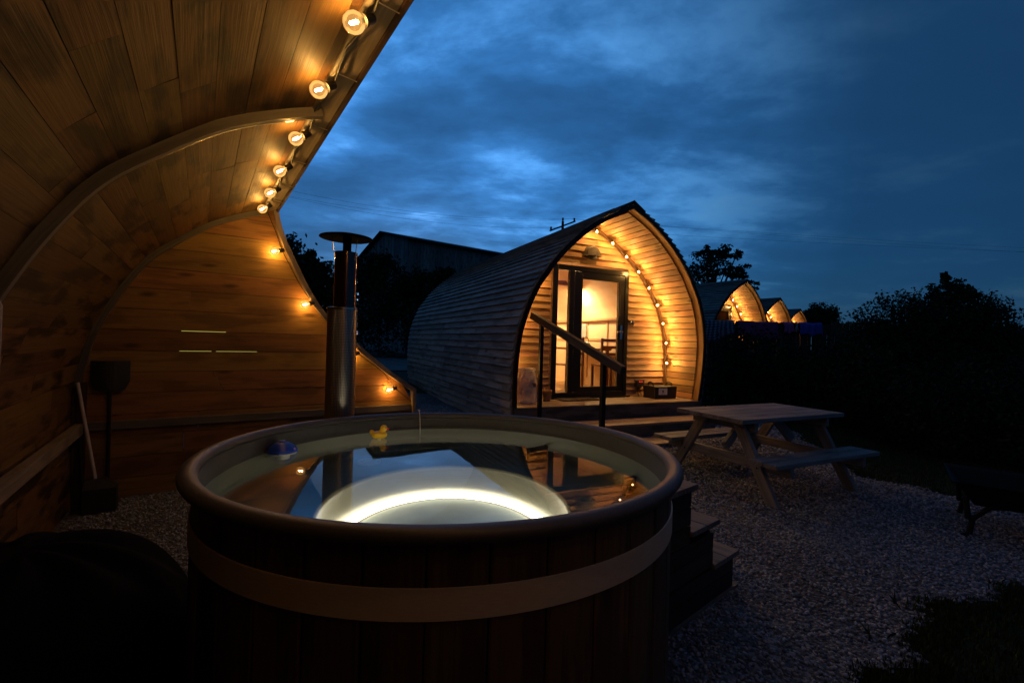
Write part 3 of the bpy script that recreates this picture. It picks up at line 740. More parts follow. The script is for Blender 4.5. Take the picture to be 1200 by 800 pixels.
for w0 in (0., .62):
    mb = MB()
    for z in np.arange(.03, .68, .095):
        z1 = min(z+.091, .685); zc = (z+z1)/2
        um = -.035 if zc > .45 else (RUN-.035 if zc > .21 else 2*RUN-.035)
        hi = z1
        for k in range(3):
            if z < HT[k]-.03 and z1 > HT[k]-.03 and abs(um-(k*RUN-.035)) < 1e-6: hi = HT[k]-.031
        OB(mb, -.60, um, w0, w0+.022, z, hi)
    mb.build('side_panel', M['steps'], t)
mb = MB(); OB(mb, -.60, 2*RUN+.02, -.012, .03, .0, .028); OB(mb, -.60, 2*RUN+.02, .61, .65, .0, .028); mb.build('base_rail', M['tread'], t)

# tools in the corner
t = thing('snow_shovel', 'black snow shovel standing blade up against the shelter end wall', 'shovel', (S0.x, S0.y, 0))
mb = MB(); n1 = 10; gr = []
for i in range(n1+1):
    u = i/n1; x = -.185+.25*u+0.0; c = .028*math.sin(math.pi*u)
    gr.append([(x+(-.0 if 0 else 0), c, .0)])
for i in range(n1):
    u0, u1 = i/n1, (i+1)/n1
    def bp(u, z): 
        narrow = .035*max(0, (1.0-z)/.08) if z < 1.0 else 0
        x = -.185+narrow+(.25-2*narrow)*u; return x, .06+.03*math.sin(math.pi*u)
    for z0, z1 in ((.93, 1.0), (1.0, 1.17)):
        q = [(bp(u0, z0), z0), (bp(u1, z0), z0), (bp(u1, z1), z1), (bp(u0, z1), z1)]
        mb.prism([SL(p[1], p[0], z) for p, z in q], [SL(p[1]+.006, p[0], z) for p, z in q], .5)
mb.build('blade', M['blackplastic'], t)
mb = MB(); mb.tube([SL(.085, -.06, .94), SL(.09, -.058, .6), SL(.12, -.055, .02)], .014, 10); mb.build('handle', M['blackmetal'], t, smooth=True)
t = thing('broom', 'broom with a pale handle leaning in the dark corner of the shelter', 'broom', (S0.x, S0.y, 0))
mb = MB(); mb.tube([SL(.14, -.245, 1.0), SL(.30, -.10, .25)], .012, 10); mb.build('handle', M['handle'], t, smooth=True)
mb = MB(); mb.prism([SL(.25, -.17, .20), SL(.36, -.17, .20), SL(.36, .03, .20), SL(.25, .03, .20)], [SL(.28, -.16, .27), SL(.33, -.16, .27), SL(.33, -.04, .27), SL(.28, -.04, .27)], .5)
mb.prism([SL(.25, -.17, .0), SL(.36, -.17, .0), SL(.36, .03, .0), SL(.25, .03, .0)], [SL(.25, -.17, .20), SL(.36, -.17, .20), SL(.36, .03, .20), SL(.25, .03, .20)], .5); mb.build('bristles', M['blackplastic'], t)
t = thing('spade', 'spade with a thin grey shaft propped beside the broom', 'spade', (S0.x, S0.y, 0))
mb = MB(); mb.tube([SL(.10, -.235, .62), SL(.22, -.19, .2)], .011, 8); mb.beam(SL(.10, -.275, .63), SL(.10, -.195, .63), .02, .02); mb.build('handle', M['blackmetal'], t, smooth=True)
mb = MB(); mb.prism([SL(.22, -.26, .22), SL(.22, -.12, .22), SL(.225, -.12, .22), SL(.225, -.26, .22)], [SL(.28, -.24, .0), SL(.28, -.14, .0), SL(.285, -.14, .0), SL(.285, -.24, .0)], .5); mb.build('blade', M['blackmetal'], t)

# black cover heaped at lower left
nx, ny = 70, 70; vs = []; fs = []
for j in range(ny+1):
    for i in range(nx+1):
        u = i/nx*2-1; v = j/ny*2-1; r_ = max(abs(u), abs(v)); th = math.atan2(v, u)
        rr = (u*u+v*v)**.5; k = r_/rr if rr > 0 else 1
        x, y = u*k, v*k; d = math.hypot(x, y)
        h = .66*(1-d**3.2)*(1+.05*math.sin(5*x+2)*math.cos(4*y)) + .02*math.sin(th*9+d*6)*d*(1-d)*4
        wob = 1+.05*math.sin(th*5+1)+.03*math.sin(th*11)
        vs.append((-1.62+.68*x*wob, 1.50+.66*y*wob, max(.014, h)))
for j in range(ny):
    for i in range(nx): a = j*(nx+1)+i; fs.append((a, a+1, a+nx+2, a+nx+1))
me = bpy.data.meshes.new('tub_cover'); me.from_pydata(vs, [], fs); me.materials.append(M['tarp']); me.polygons.foreach_set('use_smooth', [True]*len(fs))
o = bpy.data.objects.new('tub_cover', me); COL.objects.link(o); tag(o, 'black soft cover heaped on the gravel left of the hot tub', 'cover')

# ------------------------------------------------------------------ camping pods
FL = .60; PLEN = 5.85; WY = .70
hw_pts = [(1.50, .10), (1.54, .3), (1.585, .6), (1.605, 1.0), (1.585, 1.45), (1.50, 1.82), (1.385, 2.1), (1.29, 2.25), (1.11, 2.5), (.86, 2.76), (.61, 2.96), (.34, 3.13), (.0, 3.29)]
oc = catmull(hw_pts)                       # outer right profile, bottom to apex
def off(curve, d):
    out = []
    for i, p in enumerate(curve):
        t_ = (curve[min(i+1, len(curve)-1)]-curve[max(i-1, 0)]).normalized(); n_ = Vector((t_.y, -t_.x, 0)); q = p-n_*d
        if q.x >= 0: out.append(q)
    if out[-1].x > .001: 
        a, b = out[-2], out[-1]; k = a.x/(a.x-b.x) if a.x != b.x else 1; out.append(Vector((0, a.y+(b.y-a.y)*k, 0)))
    return out
ic = off(oc, .075)                          # inner lining profile
def hwid(curve, h):
    for i in range(len(curve)-1):
        a, b = curve[i], curve[i+1]
        if a.y <= h <= b.y: return a.x+(b.x-a.x)*(h-a.y)/((b.y-a.y) or 1)
    return 0 if h > curve[-1].y else curve[0].x
lean = lambda h: -.25*max(0., (h-.6)/2.7)     # front edge rakes forward towards the ridge
def make_pod(label, cat='camping pod', group='camping pods in a row', detail=True):
    t = thing('camping_pod', label, cat, (0, 0, 0), 0, group)
    # lapped cladding, right and left
    seg = resample(oc, .102)
    for sx in (1, -1):
        mb = MB()
        for i in range(len(seg)-1):
            a, b = seg[i], seg[i+1]; tn = (b-a).normalized(); n_ = Vector((tn.y, -tn.x, 0))
            q = [a-tn*.010+n_*.004, a-tn*.012+n_*.042, b+tn*.006+n_*.008, b+tn*.006-n_*.004]
            y = lean(a.y)-.028+random.uniform(-.006, .006); cuts = [y]; x = y+random.uniform(.5, 2.2)
            while x < PLEN-.35: cuts.append(x); x += random.uniform(1.0, 2.4)
            cuts.append(PLEN)
            for k in range(len(cuts)-1):
                dn = n_*random.uniform(-.002, .002)
                mb.prism([(sx*(p.x+dn.x), cuts[k]+.0015+(lean(p.y)-lean(a.y) if k == 0 else 0), p.y+dn.y) for p in q], [(sx*(p.x+dn.x), cuts[k+1]-.0015, p.y+dn.y) for p in q])
        mb.build('side_cladding', M['clad'], t)
    # inner skin behind the boards
    mb = MB(); sk = off(oc, .006)
    for sx in (1, -1):
        for i in range(len(sk)-1):
            a, b = sk[i], sk[i+1]; mb.face([(sx*a.x, lean(a.y)+.02, a.y), (sx*b.x, lean(b.y)+.02, b.y), (sx*b.x, PLEN-.01, b.y), (sx*a.x, PLEN-.01, a.y)], r=.5)
    mb.build('membrane', M['felt'], t)
    # ridge capping
    mb = MB()
    for sx in (1, -1):
        mb.prism([(0, -.30, 3.315), (sx*.20, -.29, 3.20), (sx*.20, -.29, 3.225), (0, -.30, 3.34)], [(0, PLEN+.05, 3.315), (sx*.20, PLEN+.05, 3.20), (sx*.20, PLEN+.05, 3.225), (0, PLEN+.05, 3.34)])
    mb.build('ridge_cap', M['darkedge'], t)
    # fascia (bent timber edge), one each side
    for sx in (1, -1):
        mb = MB(); fc = off(oc, .040); pp = [p for p in fc if p.y > .58]; pts = [(sx*p.x, lean(p.y)+.02, p.y) for p in pp]; ns = []
        for i, p in enumerate(pp):
            t_ = (pp[min(i+1, len(pp)-1)]-pp[max(i-1, 0)]).normalized(); ns.append((sx*t_.y, 0, -t_.x))
        mb.sweep(pts, ns, .115, .038, side=(0, 1, 0)); mb.build('fascia', M['fascia'], t)
    for sx in (1, -1):
        mb = MB(); fc = off(oc, .034); pp = [p for p in fc if p.y > .3]; pts = [(sx*p.x, lean(p.y)-.046, p.y) for p in pp]; ns = []
        for i, p in enumerate(pp):
            t_ = (pp[min(i+1, len(pp)-1)]-pp[max(i-1, 0)]).normalized(); ns.append((sx*t_.y, 0, -t_.x))
        mb.sweep(pts, ns, .012, .044, side=(0, 1, 0)); mb.build('shade_strip', M['frame'], t)  # added black strip, stands in for shade on the fascia's front face
    # porch lining boards, run front to back
    mb = MB(); sl = resample(ic, .098)
    for sx in (1, -1):
        for i in range(len(sl)-1):
            a, b = sl[i], sl[i+1]; tn = (b-a).normalized(); n_ = Vector((tn.y, -tn.x, 0)); g = tn*.006; dn = n_*random.uniform(0, .004)
            if b.y < .6: continue
            q = [a+g+dn, b-g+dn, b-g+dn+n_*.018, a+g+dn+n_*.018]
            mb.prism([(sx*p.x, lean(p.y)+.075, p.y) for p in q], [(sx*p.x, WY+.01, p.y) for p in q])
    mb.build('porch_lining', M['soffit'], t)
    # front wall of lapped boards around the door frame
    DX0, DX1, DZ1 = -.655, .725, 2.575
    mb = MB(); h = FL+.02
    while h < 3.15:
        h1 = h+.100; lo = h-.008; hi = h1+.004
        wl, wh = hwid(ic, max(lo, .2))-.004, max(.02, hwid(ic, hi)-.004)
        if hwid(ic, hi) <= 0.02: break
        fr = random.uniform(-.002, .002)
        def pc_(x0l, x0h, x1l, x1h):
            A_ = [(x0l, WY-.046+fr, lo), (x0h, WY-.008+fr, hi), (x0h, WY+.004, hi), (x0l, WY+.004, lo)]; B_ = [(x1l, WY-.046+fr, lo), (x1h, WY-.008+fr, hi), (x1h, WY+.004, hi), (x1l, WY+.004, lo)]
            mb.prism(A_, B_)
        if lo < DZ1-.03: pc_(-wl, -wh, DX0-.03, DX0-.03); pc_(DX1+.004, DX1+.004, wl, wh)
        else:
            j = random.uniform(-.5, .5)*wh; pc_(-wl, -wh, j-.001, j-.001); pc_(j+.001, j+.001, wl, wh)
        h = h1
    mb.build('front_wall', M['larch'], t)
    mb = MB()
    mb.box((DX0-.028, WY-.034, FL+.01), (DX0-.001, WY+.01, DZ1+.0)); mb.build('door_trim', M['larch'], t)
    # arch trim where the lining meets the wall
    for sx in (1, -1):
        mb = MB(); tc_ = off(oc, .10); pp = [p for p in tc_ if p.y > .61]; ns = []
        for i, p in enumerate(pp):
            t_ = (pp[min(i+1, len(pp)-1)]-pp[max(i-1, 0)]).normalized(); ns.append((sx*t_.y, 0, -t_.x))
        mb.sweep([(sx*p.x, WY-.055, p.y) for p in pp], ns, .045, .045, side=(0, 1, 0)); mb.build('arch_trim', M['archtrim'], t)
    # porch deck
    mb = MB(); n_b = 7
    for k in range(n_b): y0 = -.03+k*(WY+.02)/n_b; mb.box((-1.56, y0+.002, FL-.028), (1.56, y0+(WY+.02)/n_b-.003, FL))
    dk = mb.build('porch_deck', M['deck'], t)
    mb = MB(); mb.box((-1.57, -.055, .40), (1.59, -.032, FL-.004)); mb.build('deck_edge', M['riser'], t)
    # room: floor, curved lining, back wall, skirting under the pod
    mb = MB(); mb.box((-1.45, WY+.02, FL-.02), (1.45, PLEN-.05, FL), .5); mb.build('room_floor', M['roomwood'], t)
    mb = MB(); rc = off(oc, .095)
    for sx in (1, -1):
        for i in range(len(rc)-1):
            a, b = rc[i], rc[i+1]; mb.face([(sx*a.x, WY+.02, a.y), (sx*b.x, WY+.02, b.y), (sx*b.x, PLEN-.05, b.y), (sx*a.x, PLEN-.05, a.y)], r=.5)
    mb.build('room_lining', M['cream'], t, smooth=True)
    for yy, nm, mt in ((PLEN-.052, 'room_end_wall', 'cream'), (PLEN-.004, 'back_wall', 'clad')):
        mb = MB(); cc = off(oc, .03 if nm == 'back_wall' else .09)
        for i in range(len(cc)-1):
            a, b = cc[i], cc[i+1]; mb.prism([(-a.x, yy, a.y), (a.x, yy, a.y), (b.x, yy, b.y), (-b.x, yy, b.y)], [(-a.x, yy+.012, a.y), (a.x, yy+.012, a.y), (b.x, yy+.012, b.y), (-b.x, yy+.012, b.y)])
        mb.build(nm, M[mt], t)
    mb = MB()
    for x in (-1.1, 0, 1.1): mb.box((x-.07, .1, -.1), (x+.07, PLEN-.1, .40), .5)
    mb.build('bearer', M['riser'], t)
    # door set
    df = MB()
    y0, y1 = WY-.045, WY+.03
    df.box((DX0, y0, FL+.02), (DX0+.085, y1, DZ1), .5); df.box((DX1-.07, y0, FL+.02), (DX1, y1, DZ1), .5)
    df.box((DX0+.085, y0, DZ1-.075), (DX1-.07, y1, DZ1), .5); df.box((DX0+.085, y0, FL+.02), (DX1-.07, y1, FL+.085), .5)
    df.box((-.365, y0, FL+.085), (-.285, y1, DZ1-.075), .5)
    fr_ = df.build('door_frame', M['frame'], t, bevel=.004)
    mb = MB(); mb.box((DX0-.02, WY-.12, FL+.004), (DX1+.02, WY-.045, FL+.022), .5); mb.build('threshold', M['frame'], t)
    mb = MB(); mb.box((DX0+.085, WY-.008, FL+.085), (-.365, WY-.002, DZ1-.075), .5); mb.build('sidelight', M['glass'], t)
    d = MB(); a, b, z0, z1 = -.280, DX1-.075, FL+.09, DZ1-.08; yy0, yy1 = WY-.038, WY+.018
    d.box((a, yy0, z0), (a+.145, yy1, z1), .5); d.box((b-.105, yy0, z0), (b, yy1, z1), .5); d.box((a+.145, yy0, z1-.105), (b-.105, yy1, z1), .5); d.box((a+.145, yy0, z0), (b-.105, yy1, z0+.075), .5)
    dr = d.build('door', M['frame'], t, bevel=.004)
    mb = MB(); mb.box((a+.145, WY-.012, z0+.075), (b-.105, WY-.006, z1-.105), .5); mb.build('pane', M['glass'], dr)
    mb = MB(); mb.box((b-.075, yy0-.008, 1.50), (b-.035, yy0, 1.72), .5); mb.tube([(b-.055, yy0-.01, 1.62), (b-.055, yy0-.055, 1.62), (b-.17, yy0-.06, 1.615)], .009, 8); mb.build('handle', M['chrome'], dr, smooth=True)
    mb = MB(); mb.tube([(b-.115, yy0-.025, 1.86), (b-.115, yy0-.025, 2.20)], .014, 8); mb.build('pull_bar', M['blackmetal'], dr, smooth=True)
    if detail:
        mb = MB(); c = Vector((-.0, WY-.03, 2.75)); mb.lathe([(.15, .0), (.15, .05), (.125, .085), (.0, .10)], c, n=24, a0=0, a1=math.pi, M=Matrix(((1, 0, 0), (0, 0, -1), (0, 1, 0))))
        mb.box((-.15, WY-.12, 2.745), (.15, WY-.03, 2.752), .5)
        wl = mb.build('bulkhead_lamp', M['riser'], t, smooth=True)
        mb = MB(); mb.ball((0, WY-.07, 2.735), (.085, .04, .045), 16, 8); mb.build('lamp_glass', M['blackplastic'], wl, smooth=True)
        mb = MB(); q = Matrix(((1, 0, 0), (0, 0, -1), (0, 1, 0))); mb.lathe([(.055, 0), (.055, .02), (.035, .05), (0, .06)], (.80, WY-.028, 1.77), n=18, M=q); mb.build('porch_light', M['chrome'], t, smooth=True)
        mb = MB(); mb.box((.90, WY-.10, .76), (1.04, WY-.028, .86), .5); mb.tube([(.95, WY-.06, .76), (.93, WY-.08, .68), (.97, WY-.05, .61)], .006, 6); mb.tube([(1.0, WY-.06, .76), (1.0, WY-.05, .66), (1.05, WY-.05, .61)], .006, 6)
        pb = mb.build('power_box', M['blackplastic'], t)
        for x in (.95, .99): mb = MB(); mb.ball((x, WY-.102, .835), .006, 8, 6); mb.build('indicator', M['redled'], pb)
    return t
def copy_tree(o, parent=None):
    c = o.copy(); COL.objects.link(c); c.parent = parent
    for ch in [x for x in o.children]: copy_tree(ch, c)
    return c
pods = [((1.449, 6.314), 25, 'large nearest camping pod with grey lapped boards and a lit black framed glass door'),
        ((7.17, 14.52), 32, 'second camping pod, partly hidden behind the checked cloth and purple towel'),
        ((11.35, 19.85), 33, 'third camping pod, small and lit, between the second pod and the farthest one'),
        ((15.8, 25.5), 33, 'farthest and smallest camping pod, next to the round tree')]
p0 = make_pod(pods[0][2]); PM = []
for i, ((x, y), a, lab) in enumerate(pods):
    o = p0 if i == 0 else copy_tree(p0)
    o.location = (x, y, 0 if i == 0 else .2+.05*i); o.rotation_euler = (0, 0, R(a)); o['label'] = lab
    PM.append(Matrix.Translation(o.location) @ Matrix.Rotation(R(a), 4, 'Z'))
pb_px = [(.05, 3.07), (.40, 3.0), (.70, 2.82), (1.0, 2.60), (1.22, 2.31), (1.39, 1.99), (1.455, 1.61), (1.475, 1.22)]
for i, Mx in enumerate(PM):
    cc = off(oc, .15); tot = [p for p in cc if p.y > .9]; bl = []; cab = []
    rs = resample(tot, n=40)
    for p in (rs if i == 0 else []): cab.append(Mx @ Vector((-p.x, .585, p.y)))
    for p in rs[::-1]: cab.append(Mx @ Vector((p.x, .585, p.y)))
    n = 8; L = resample([p for p in cc if p.y > 1.1], n=n)
    cnt = {0: L[1:] + L[:1], 1: L[2:], 2: L[3:], 3: L[4:]}[i]
    lefts = [Vector((-p.x, p.y, 0)) for p in L[0:5:2]] if i == 0 else []
    for p in lefts: bl.append((Mx @ Vector((p.x*.95, .50, p.y-.03)), Mx.to_3x3() @ Vector((-.9, .8, .2))))
    for p in cnt:
        k = L.index(p); t_ = (L[min(k+1, n)]-L[max(k-1, 0)]).normalized(); n_ = Vector((t_.y, -t_.x, 0))
        q = p-n_*.05; bl.append((Mx @ Vector((q.x, .50, q.y)), (Mx.to_3x3() @ Vector((n_.x, .8, n_.y)))))
    string('string_lights', ['string of glowing bulbs around the porch arch of the nearest pod', 'string of glowing bulbs under the porch arch of the second pod', 'string of glowing bulbs under the porch arch of the third pod', 'string of glowing bulbs under the porch arch of the farthest pod'][i],
           tuple(Mx @ Vector((0, .6, 3.0))), bl, cab, .026, 'filament2', group='string lights on pod porches')

Mx = PM[0]
def podthing(name, label, cat, x, y, z, rz=0, group=None): return thing(name, label, cat, Mx @ Vector((x, y, z)), R(25)+rz, group)
# room lamp, furniture inside
for lx, ly, lz, ll in ((.86, 2.55, 2.50, 'glowing ceiling lamp inside the nearest pod, seen through the main door glass'), (.55, 4.5, 2.5, 'glowing ceiling lamp deeper inside the nearest pod, seen through the narrow side glass')):
    t = podthing('room_lamp', ll, 'lamp', lx, ly, lz, 0, 'ceiling lamps in the nearest pod')
    mb = MB(); mb.lathe([(.0, .0), (.05, -.015), (.075, -.05), (.08, -.07)], n=20); mb.tube([(0, 0, 0), (0, 0, .28)], .006, 6); mb.build('shade', M['white'], t, smooth=True)
    mb = MB(); mb.ball((0, 0, -.055), .045, 14, 8); mb.build('bulb', M['roomlamp'], t, smooth=True)
t = podthing('cross_beam', 'brown timber beam across the ceiling inside the nearest pod', 'beam', 0, 2.75, 2.52)
mb = MB(); mb.beam((-1.0, 0, .10), (1.0, 0, .10), .07, .09); mb.build('timber', M['furn'], t)
mb = MB(); mb.beam((-.55, 0, .1), (-.95, 0, -.25), .04, .04); mb.build('brace', M['furn'], t)
t = podthing('wall_cabinet', 'cream panelled cabinet along the inside wall of the nearest pod, behind the door glass', 'cabinet', 1.28, 3.0, FL)
mb = MB(); mb.box((0, -1.4, 0), (.12, 1.6, 1.27), .5); mb.build('panel', M['cream'], t)
mb = MB(); mb.box((-.05, -1.4, 1.27), (.16, 1.6, 1.31), .5); mb.build('ledge', M['roomwood'], t)
mb = MB()
for y in (-1.1, -.45, .2, .85): mb.box((-.012, y, .15), (-.001, y+.03, 1.24), .5)
mb.box((-.0115, -1.4, .88), (-.0015, 1.6, .92), .5); mb.build('stile', M['roomwood'], t)
mb = MB(); mb.box((-.02, -.40, .95), (-.002, .17, 1.22), .5); mb.build('framed_pane', simple('grey_blue_pane', (.28, .33, .36), .15), t)
t = podthing('dining_table', 'brown wooden dining table inside the nearest pod behind the door glass', 'table', .88, 2.35, FL)
mb = MB(); mb.box((-.36, -.62, .70), (.36, .62, .735)); mb.build('tabletop', M['furn'], t)
for x in (-.31, .31):
    for y in (-.56, .56): mb = MB(); mb.box((x-.025, y-.025, 0), (x+.025, y+.025, .70)); mb.build('leg', M['furn'], t)
def chair(x, y, rz, label):
    t = podthing('dining_chair', label, 'chair', x, y, FL, rz, 'dining chairs in the nearest pod')
    mb = MB(); mb.box((-.2, -.2, .43), (.2, .2, .46)); mb.build('seat', M['furn'], t)
    for a in (-1, 1):
        mb = MB(); mb.box((a*.18-.018, -.19, 0), (a*.18+.018, -.155, .43)); mb.build('leg', M['furn'], t)
        mb = MB(); mb.box((a*.18-.018, .165, 0), (a*.18+.018, .20, .92)); mb.build('leg', M['furn'], t)
    mb = MB()
    for z in (.62, .74, .86): mb.box((-.16, .17, z), (.16, .19, z+.05))
    mb.build('backrest', M['furn'], t)
chair(.30, 1.72, R(200), 'left wooden dining chair seen through the glass of the nearest pod door')
chair(.92, 1.45, R(170), 'right wooden dining chair at the table near the door handle of the nearest pod')
t = podthing('kettle', 'pale blue enamel kettle on the dining table inside the nearest pod', 'kettle', .98, 2.2, FL+.735)
mb = MB(); mb.lathe([(0, 0), (.09, 0), (.105, .04), (.09, .10), (.04, .125), (0, .13)], n=20); mb.build('body', M['kettle'], t, smooth=True)
mb = MB(); mb.tube([(-.07, 0, .1), (-.06, 0, .18), (0, 0, .215), (.06, 0, .18), (.07, 0, .1)], .007, 6); mb.build('handle', M['blackplastic'], t, smooth=True)
t = podthing('curtain', 'pale curtain hanging behind the narrow side glass of the pod door', 'curtain', -.62, .86, FL)
mb = MB()
for k in range(16):
    x0 = -.04+.16*k/16; x1 = -.04+.16*(k+1)/16; f = lambda x: .02*math.sin(x*110)
    s0 = .45; mb.face([(x0, f(x0), .02), (x1, f(x1), .02), (-.04+(x1+.04)*s0, f(x1)*.6, 1.75), (-.04+(x0+.04)*s0, f(x0)*.6, 1.75)], r=.5)
mb.build('cloth', M['curtain'], t, smooth=True)
# things on the porch
t = podthing('log_bag', 'clear plastic bag of split logs standing at the left end of the porch', 'bag', -1.24, .32, FL)
mb = MB()
for k in range(16): x = random.uniform(-.09, .09); y = random.uniform(-.07, .07); z = random.uniform(.04, .30); mb.beam((x-.08, y, z), (x+.07, y+random.uniform(-.04, .04), z+random.uniform(-.03, .03)), .05, .045)
mb.build('logs', M['log'], t)
mb = MB(); pr = [(.14, .0), (.155, .05), (.15, .22), (.14, .33), (.12, .42), (.13, .47)]
for i in range(len(pr)-1):
    for k in range(20):
        def P(i, k): a = 2*math.pi*k/20; w = 1+.06*math.sin(k*3.1+i*2.); return (pr[i][0]*math.copysign(abs(math.cos(a))**.6, math.cos(a))*w, pr[i][0]*.72*math.copysign(abs(math.sin(a))**.6, math.sin(a))*w, pr[i][1])
        mb.face([P(i, k), P(i, k+1), P(i+1, k+1), P(i+1, k)], r=.5)
mb.build('bag', M['bag'], t)
for x, lab in ((-.99, 'left one of two small woven pots, touching the bag of logs'), (-.83, 'right one of two small woven pots, nearest to the door')):
    t = podthing('woven_pot', lab, 'pot', x, .44, FL, 0, 'woven pots beside the pod door'); mb = MB(); mb.lathe([(0, 0), (.05, 0), (.068, .15), (.072, .155), (.066, .16), (.058, .148), (.045, .02), (0, .02)], n=18); mb.build('body', M['terracotta'], t, smooth=True)
    mb = MB()
    for k in range(5): a = k*1.25; mb.beam((.02*math.cos(a), .02*math.sin(a), .03), (.04*math.cos(a), .04*math.sin(a), .19), .014, .014)
    mb.build('kindling', M['log'], t)
mb = MB(); mb.box((-.62, .33, FL+.001), (-.02, .60, FL+.018), .5); o = mb.build('doormat', M['mat'], None, bevel=.004); o.matrix_world = Mx; tag(o, 'dark coir doormat in front of the pod door', 'doormat')
t = podthing('storage_box', 'black storage box with a white label and loop handles on the porch', 'box', 1.18, .40, FL, R(-4))
mb = MB(); mb.prism([(-.20, -.14, 0), (.20, -.14, 0), (.20, .14, 0), (-.20, .14, 0)], [(-.21, -.15, .19), (.21, -.15, .19), (.21, .15, .19), (-.21, .15, .19)], .5); mb.build('box', M['blackplastic'], t, bevel=.008)
mb = MB(); mb.box((-.14, -.152, .065), (.02, -.148, .165), .5); lb = mb.build('label_card', M['white'], t)
mb = MB(); mb.ball((-.06, -.153, .118), (.016, .001, .018), 10, 6); mb.box((-.085, -.1535, .083), (-.03, -.152, .089), .5); mb.build('print', M['blackplastic'], lb)
for sx in (-1, 1): mb = MB(); mb.tube([(sx*.17, -.07, .18), (sx*.18, -.05, .235), (sx*.18, 0, .25), (sx*.18, .05, .235), (sx*.17, .07, .18)], .01, 8); mb.build('handle', M['blackplastic'], t, smooth=True)
# porch steps
t = podthing('porch_steps', 'two wide timber steps up to the porch of the nearest pod', 'steps', 0, 0, 0)
for y0, z in ((-.47, .40), ):
    mb = MB()
    for k in range(3): mb.box((-1.45, y0+.137*k, z-.028), (1.45, y0+.137*k+.134, z))
    mb.build('tread', M['deck'], t, bevel=.003)
    mb = MB(); mb.box((-1.43, y0+.012, z-.17), (1.43, y0+.036, z-.03)); mb.build('riser', M['riser'], t)
mb = MB()
for k in range(3): mb.box((-1.45, -.86+.13*k, .202), (.62, -.86+.13*k+.127, .23))
mb.build('tread', M['deck'], t, bevel=.003)
mb = MB(); mb.box((-1.43, -.85, .0), (.60, -.826, .20)); mb.build('riser', M['riser'], t)
mb = MB()
for x in (-1.4, 0, 1.4): mb.box((x-.03, -.43, .12), (x+.03, -.06, .37))
mb.build('stringer', M['riser'], t)
# handrail
t = podthing('handrail', 'sloping timber handrail on two black posts beside the porch steps', 'handrail', -1.2, 0, 0)
mb = MB(); mb.beam((-.10, .05, 1.76), (.03, -1.62, 1.17), .065, .085); mb.build('rail', M['rail'], t, bevel=.006)
for y, z1 in ((-.06, 1.67), (-1.33, 1.24)): mb = MB(); mb.beam((-.02 if y > -1 else .01, y, .1), (-.02 if y > -1 else .01, y, z1), .045, .045, up=(0, 1, 0)); mb.build('post', M['blackmetal'], t)

# ------------------------------------------------------------------ picnic table
TA = R(25.5); t = thing('picnic_table', 'weathered timber picnic table with two attached benches on the gravel', 'picnic table', (2.67, 4.86, 0), TA)
zt = .76; Lh = .79
mb = MB()
for k in range(5): y0 = -.40+.161*k; mb.box((-Lh, y0, zt-.042), (Lh+random.uniform(-.004, .004), y0+.155, zt))
mb.build('tabletop', M['table'], t, bevel=.005)
for sy in (-1, 1):
    mb = MB()
    for k in range(2): y0 = sy*.60-.135+.137*k; mb.box((-Lh, y0, .385), (Lh, y0+.132, .425))
    mb.build('bench', M['table'], t, bevel=.005)
for sx in (-1, 1):
    x = sx*.60; zf = lambda yy: 0
    for sy in (-1, 1):
        p1 = Vector((x, sy*.20, zt-.05)); p0_ = Vector((x, sy*.60, -.02)); wp = Mx
        wpos = Matrix.Translation((2.67, 4.86, 0)) @ Matrix.Rotation(TA, 4, 'Z') @ p0_; gg = float(gz(wpos.x, wpos.y)); p0_.z = gg-.01
        mb = MB(); mb.beam(p1, p0_, .045, .10, up=(0, sy, .55)); mb.build('leg', M['table'], t, bevel=.004)
    mb = MB(); mb.beam((x+sx*-.046, -.72, .335), (x+sx*-.046, .72, .335), .045, .095); mb.build('crossbar', M['table'], t, bevel=.004)
    mb = MB()
    for yb in (-.47, -.43, .43, .47): mb.ball((x+sx*.024, yb, .335+.02*math.copysign(1, abs(yb)-.45)), (.004, .009, .009), 8, 6)
    b_ = mb.build('bolts', M['blackmetal'], t)
    mb = MB(); mb.beam((x-sx*.046, -.37, zt-.088), (x-sx*.046, .37, zt-.088), .045, .09); mb.build('top_batten', M['table'], t, bevel=.004)
    mb = MB(); mb.beam((x-sx*.07, 0, .42), (x-sx*.40, 0, zt-.06), .09, .045, up=(0, 1, 0)); mb.build('brace', M['table'], t, bevel=.004)

# ------------------------------------------------------------------ fire pit
t = thing('fire_pit', 'dark steel fire pit tray on bent legs at the right edge of the gravel', 'fire pit', (4.10, 3.55, 0))
e1 = Vector((.64, .77, 0)); e2 = Vector((.77, -.64, 0))
def FP(a, b, z): return e1*a+e2*b+Vector((0, 0, z))
mb = MB(); o_ = [(-.36, -.46), (.36, -.46), (.36, .46), (-.36, .46)]; i_ = [(a*.72, b*.76) for a, b in o_]
mb.prism([FP(a, b, .24) for a, b in i_], [FP(a, b, .41) for a, b in o_], .5, caps=False); mb.face([FP(a, b, .24) for a, b in i_], r=.5)
mb.prism([FP(a, b, .405) for a, b in o_], [FP(a*1.07, b*1.06, .425) for a, b in o_], .5, caps=False)
mb.build('tray', M['blackmetal'], t)
for a in (-1, 1):
    for b in (-1, 1):
        mb = MB(); mb.tube([FP(a*.22, b*.05, .27), FP(a*.25, b*.26, .24), FP(a*.29, b*.36, .14), FP(a*.31, b*.38, 0.02)], .02, 8); mb.tube([FP(a*.31, b*.38, .02), FP(a*.36, b*.42, .012)], .018, 8)
        mb.tube([FP(a*.28, b*.40, .30), FP(a*.30, b*.385, .13)], .018, 8); mb.build('leg', M['blackmetal'], t, smooth=True)

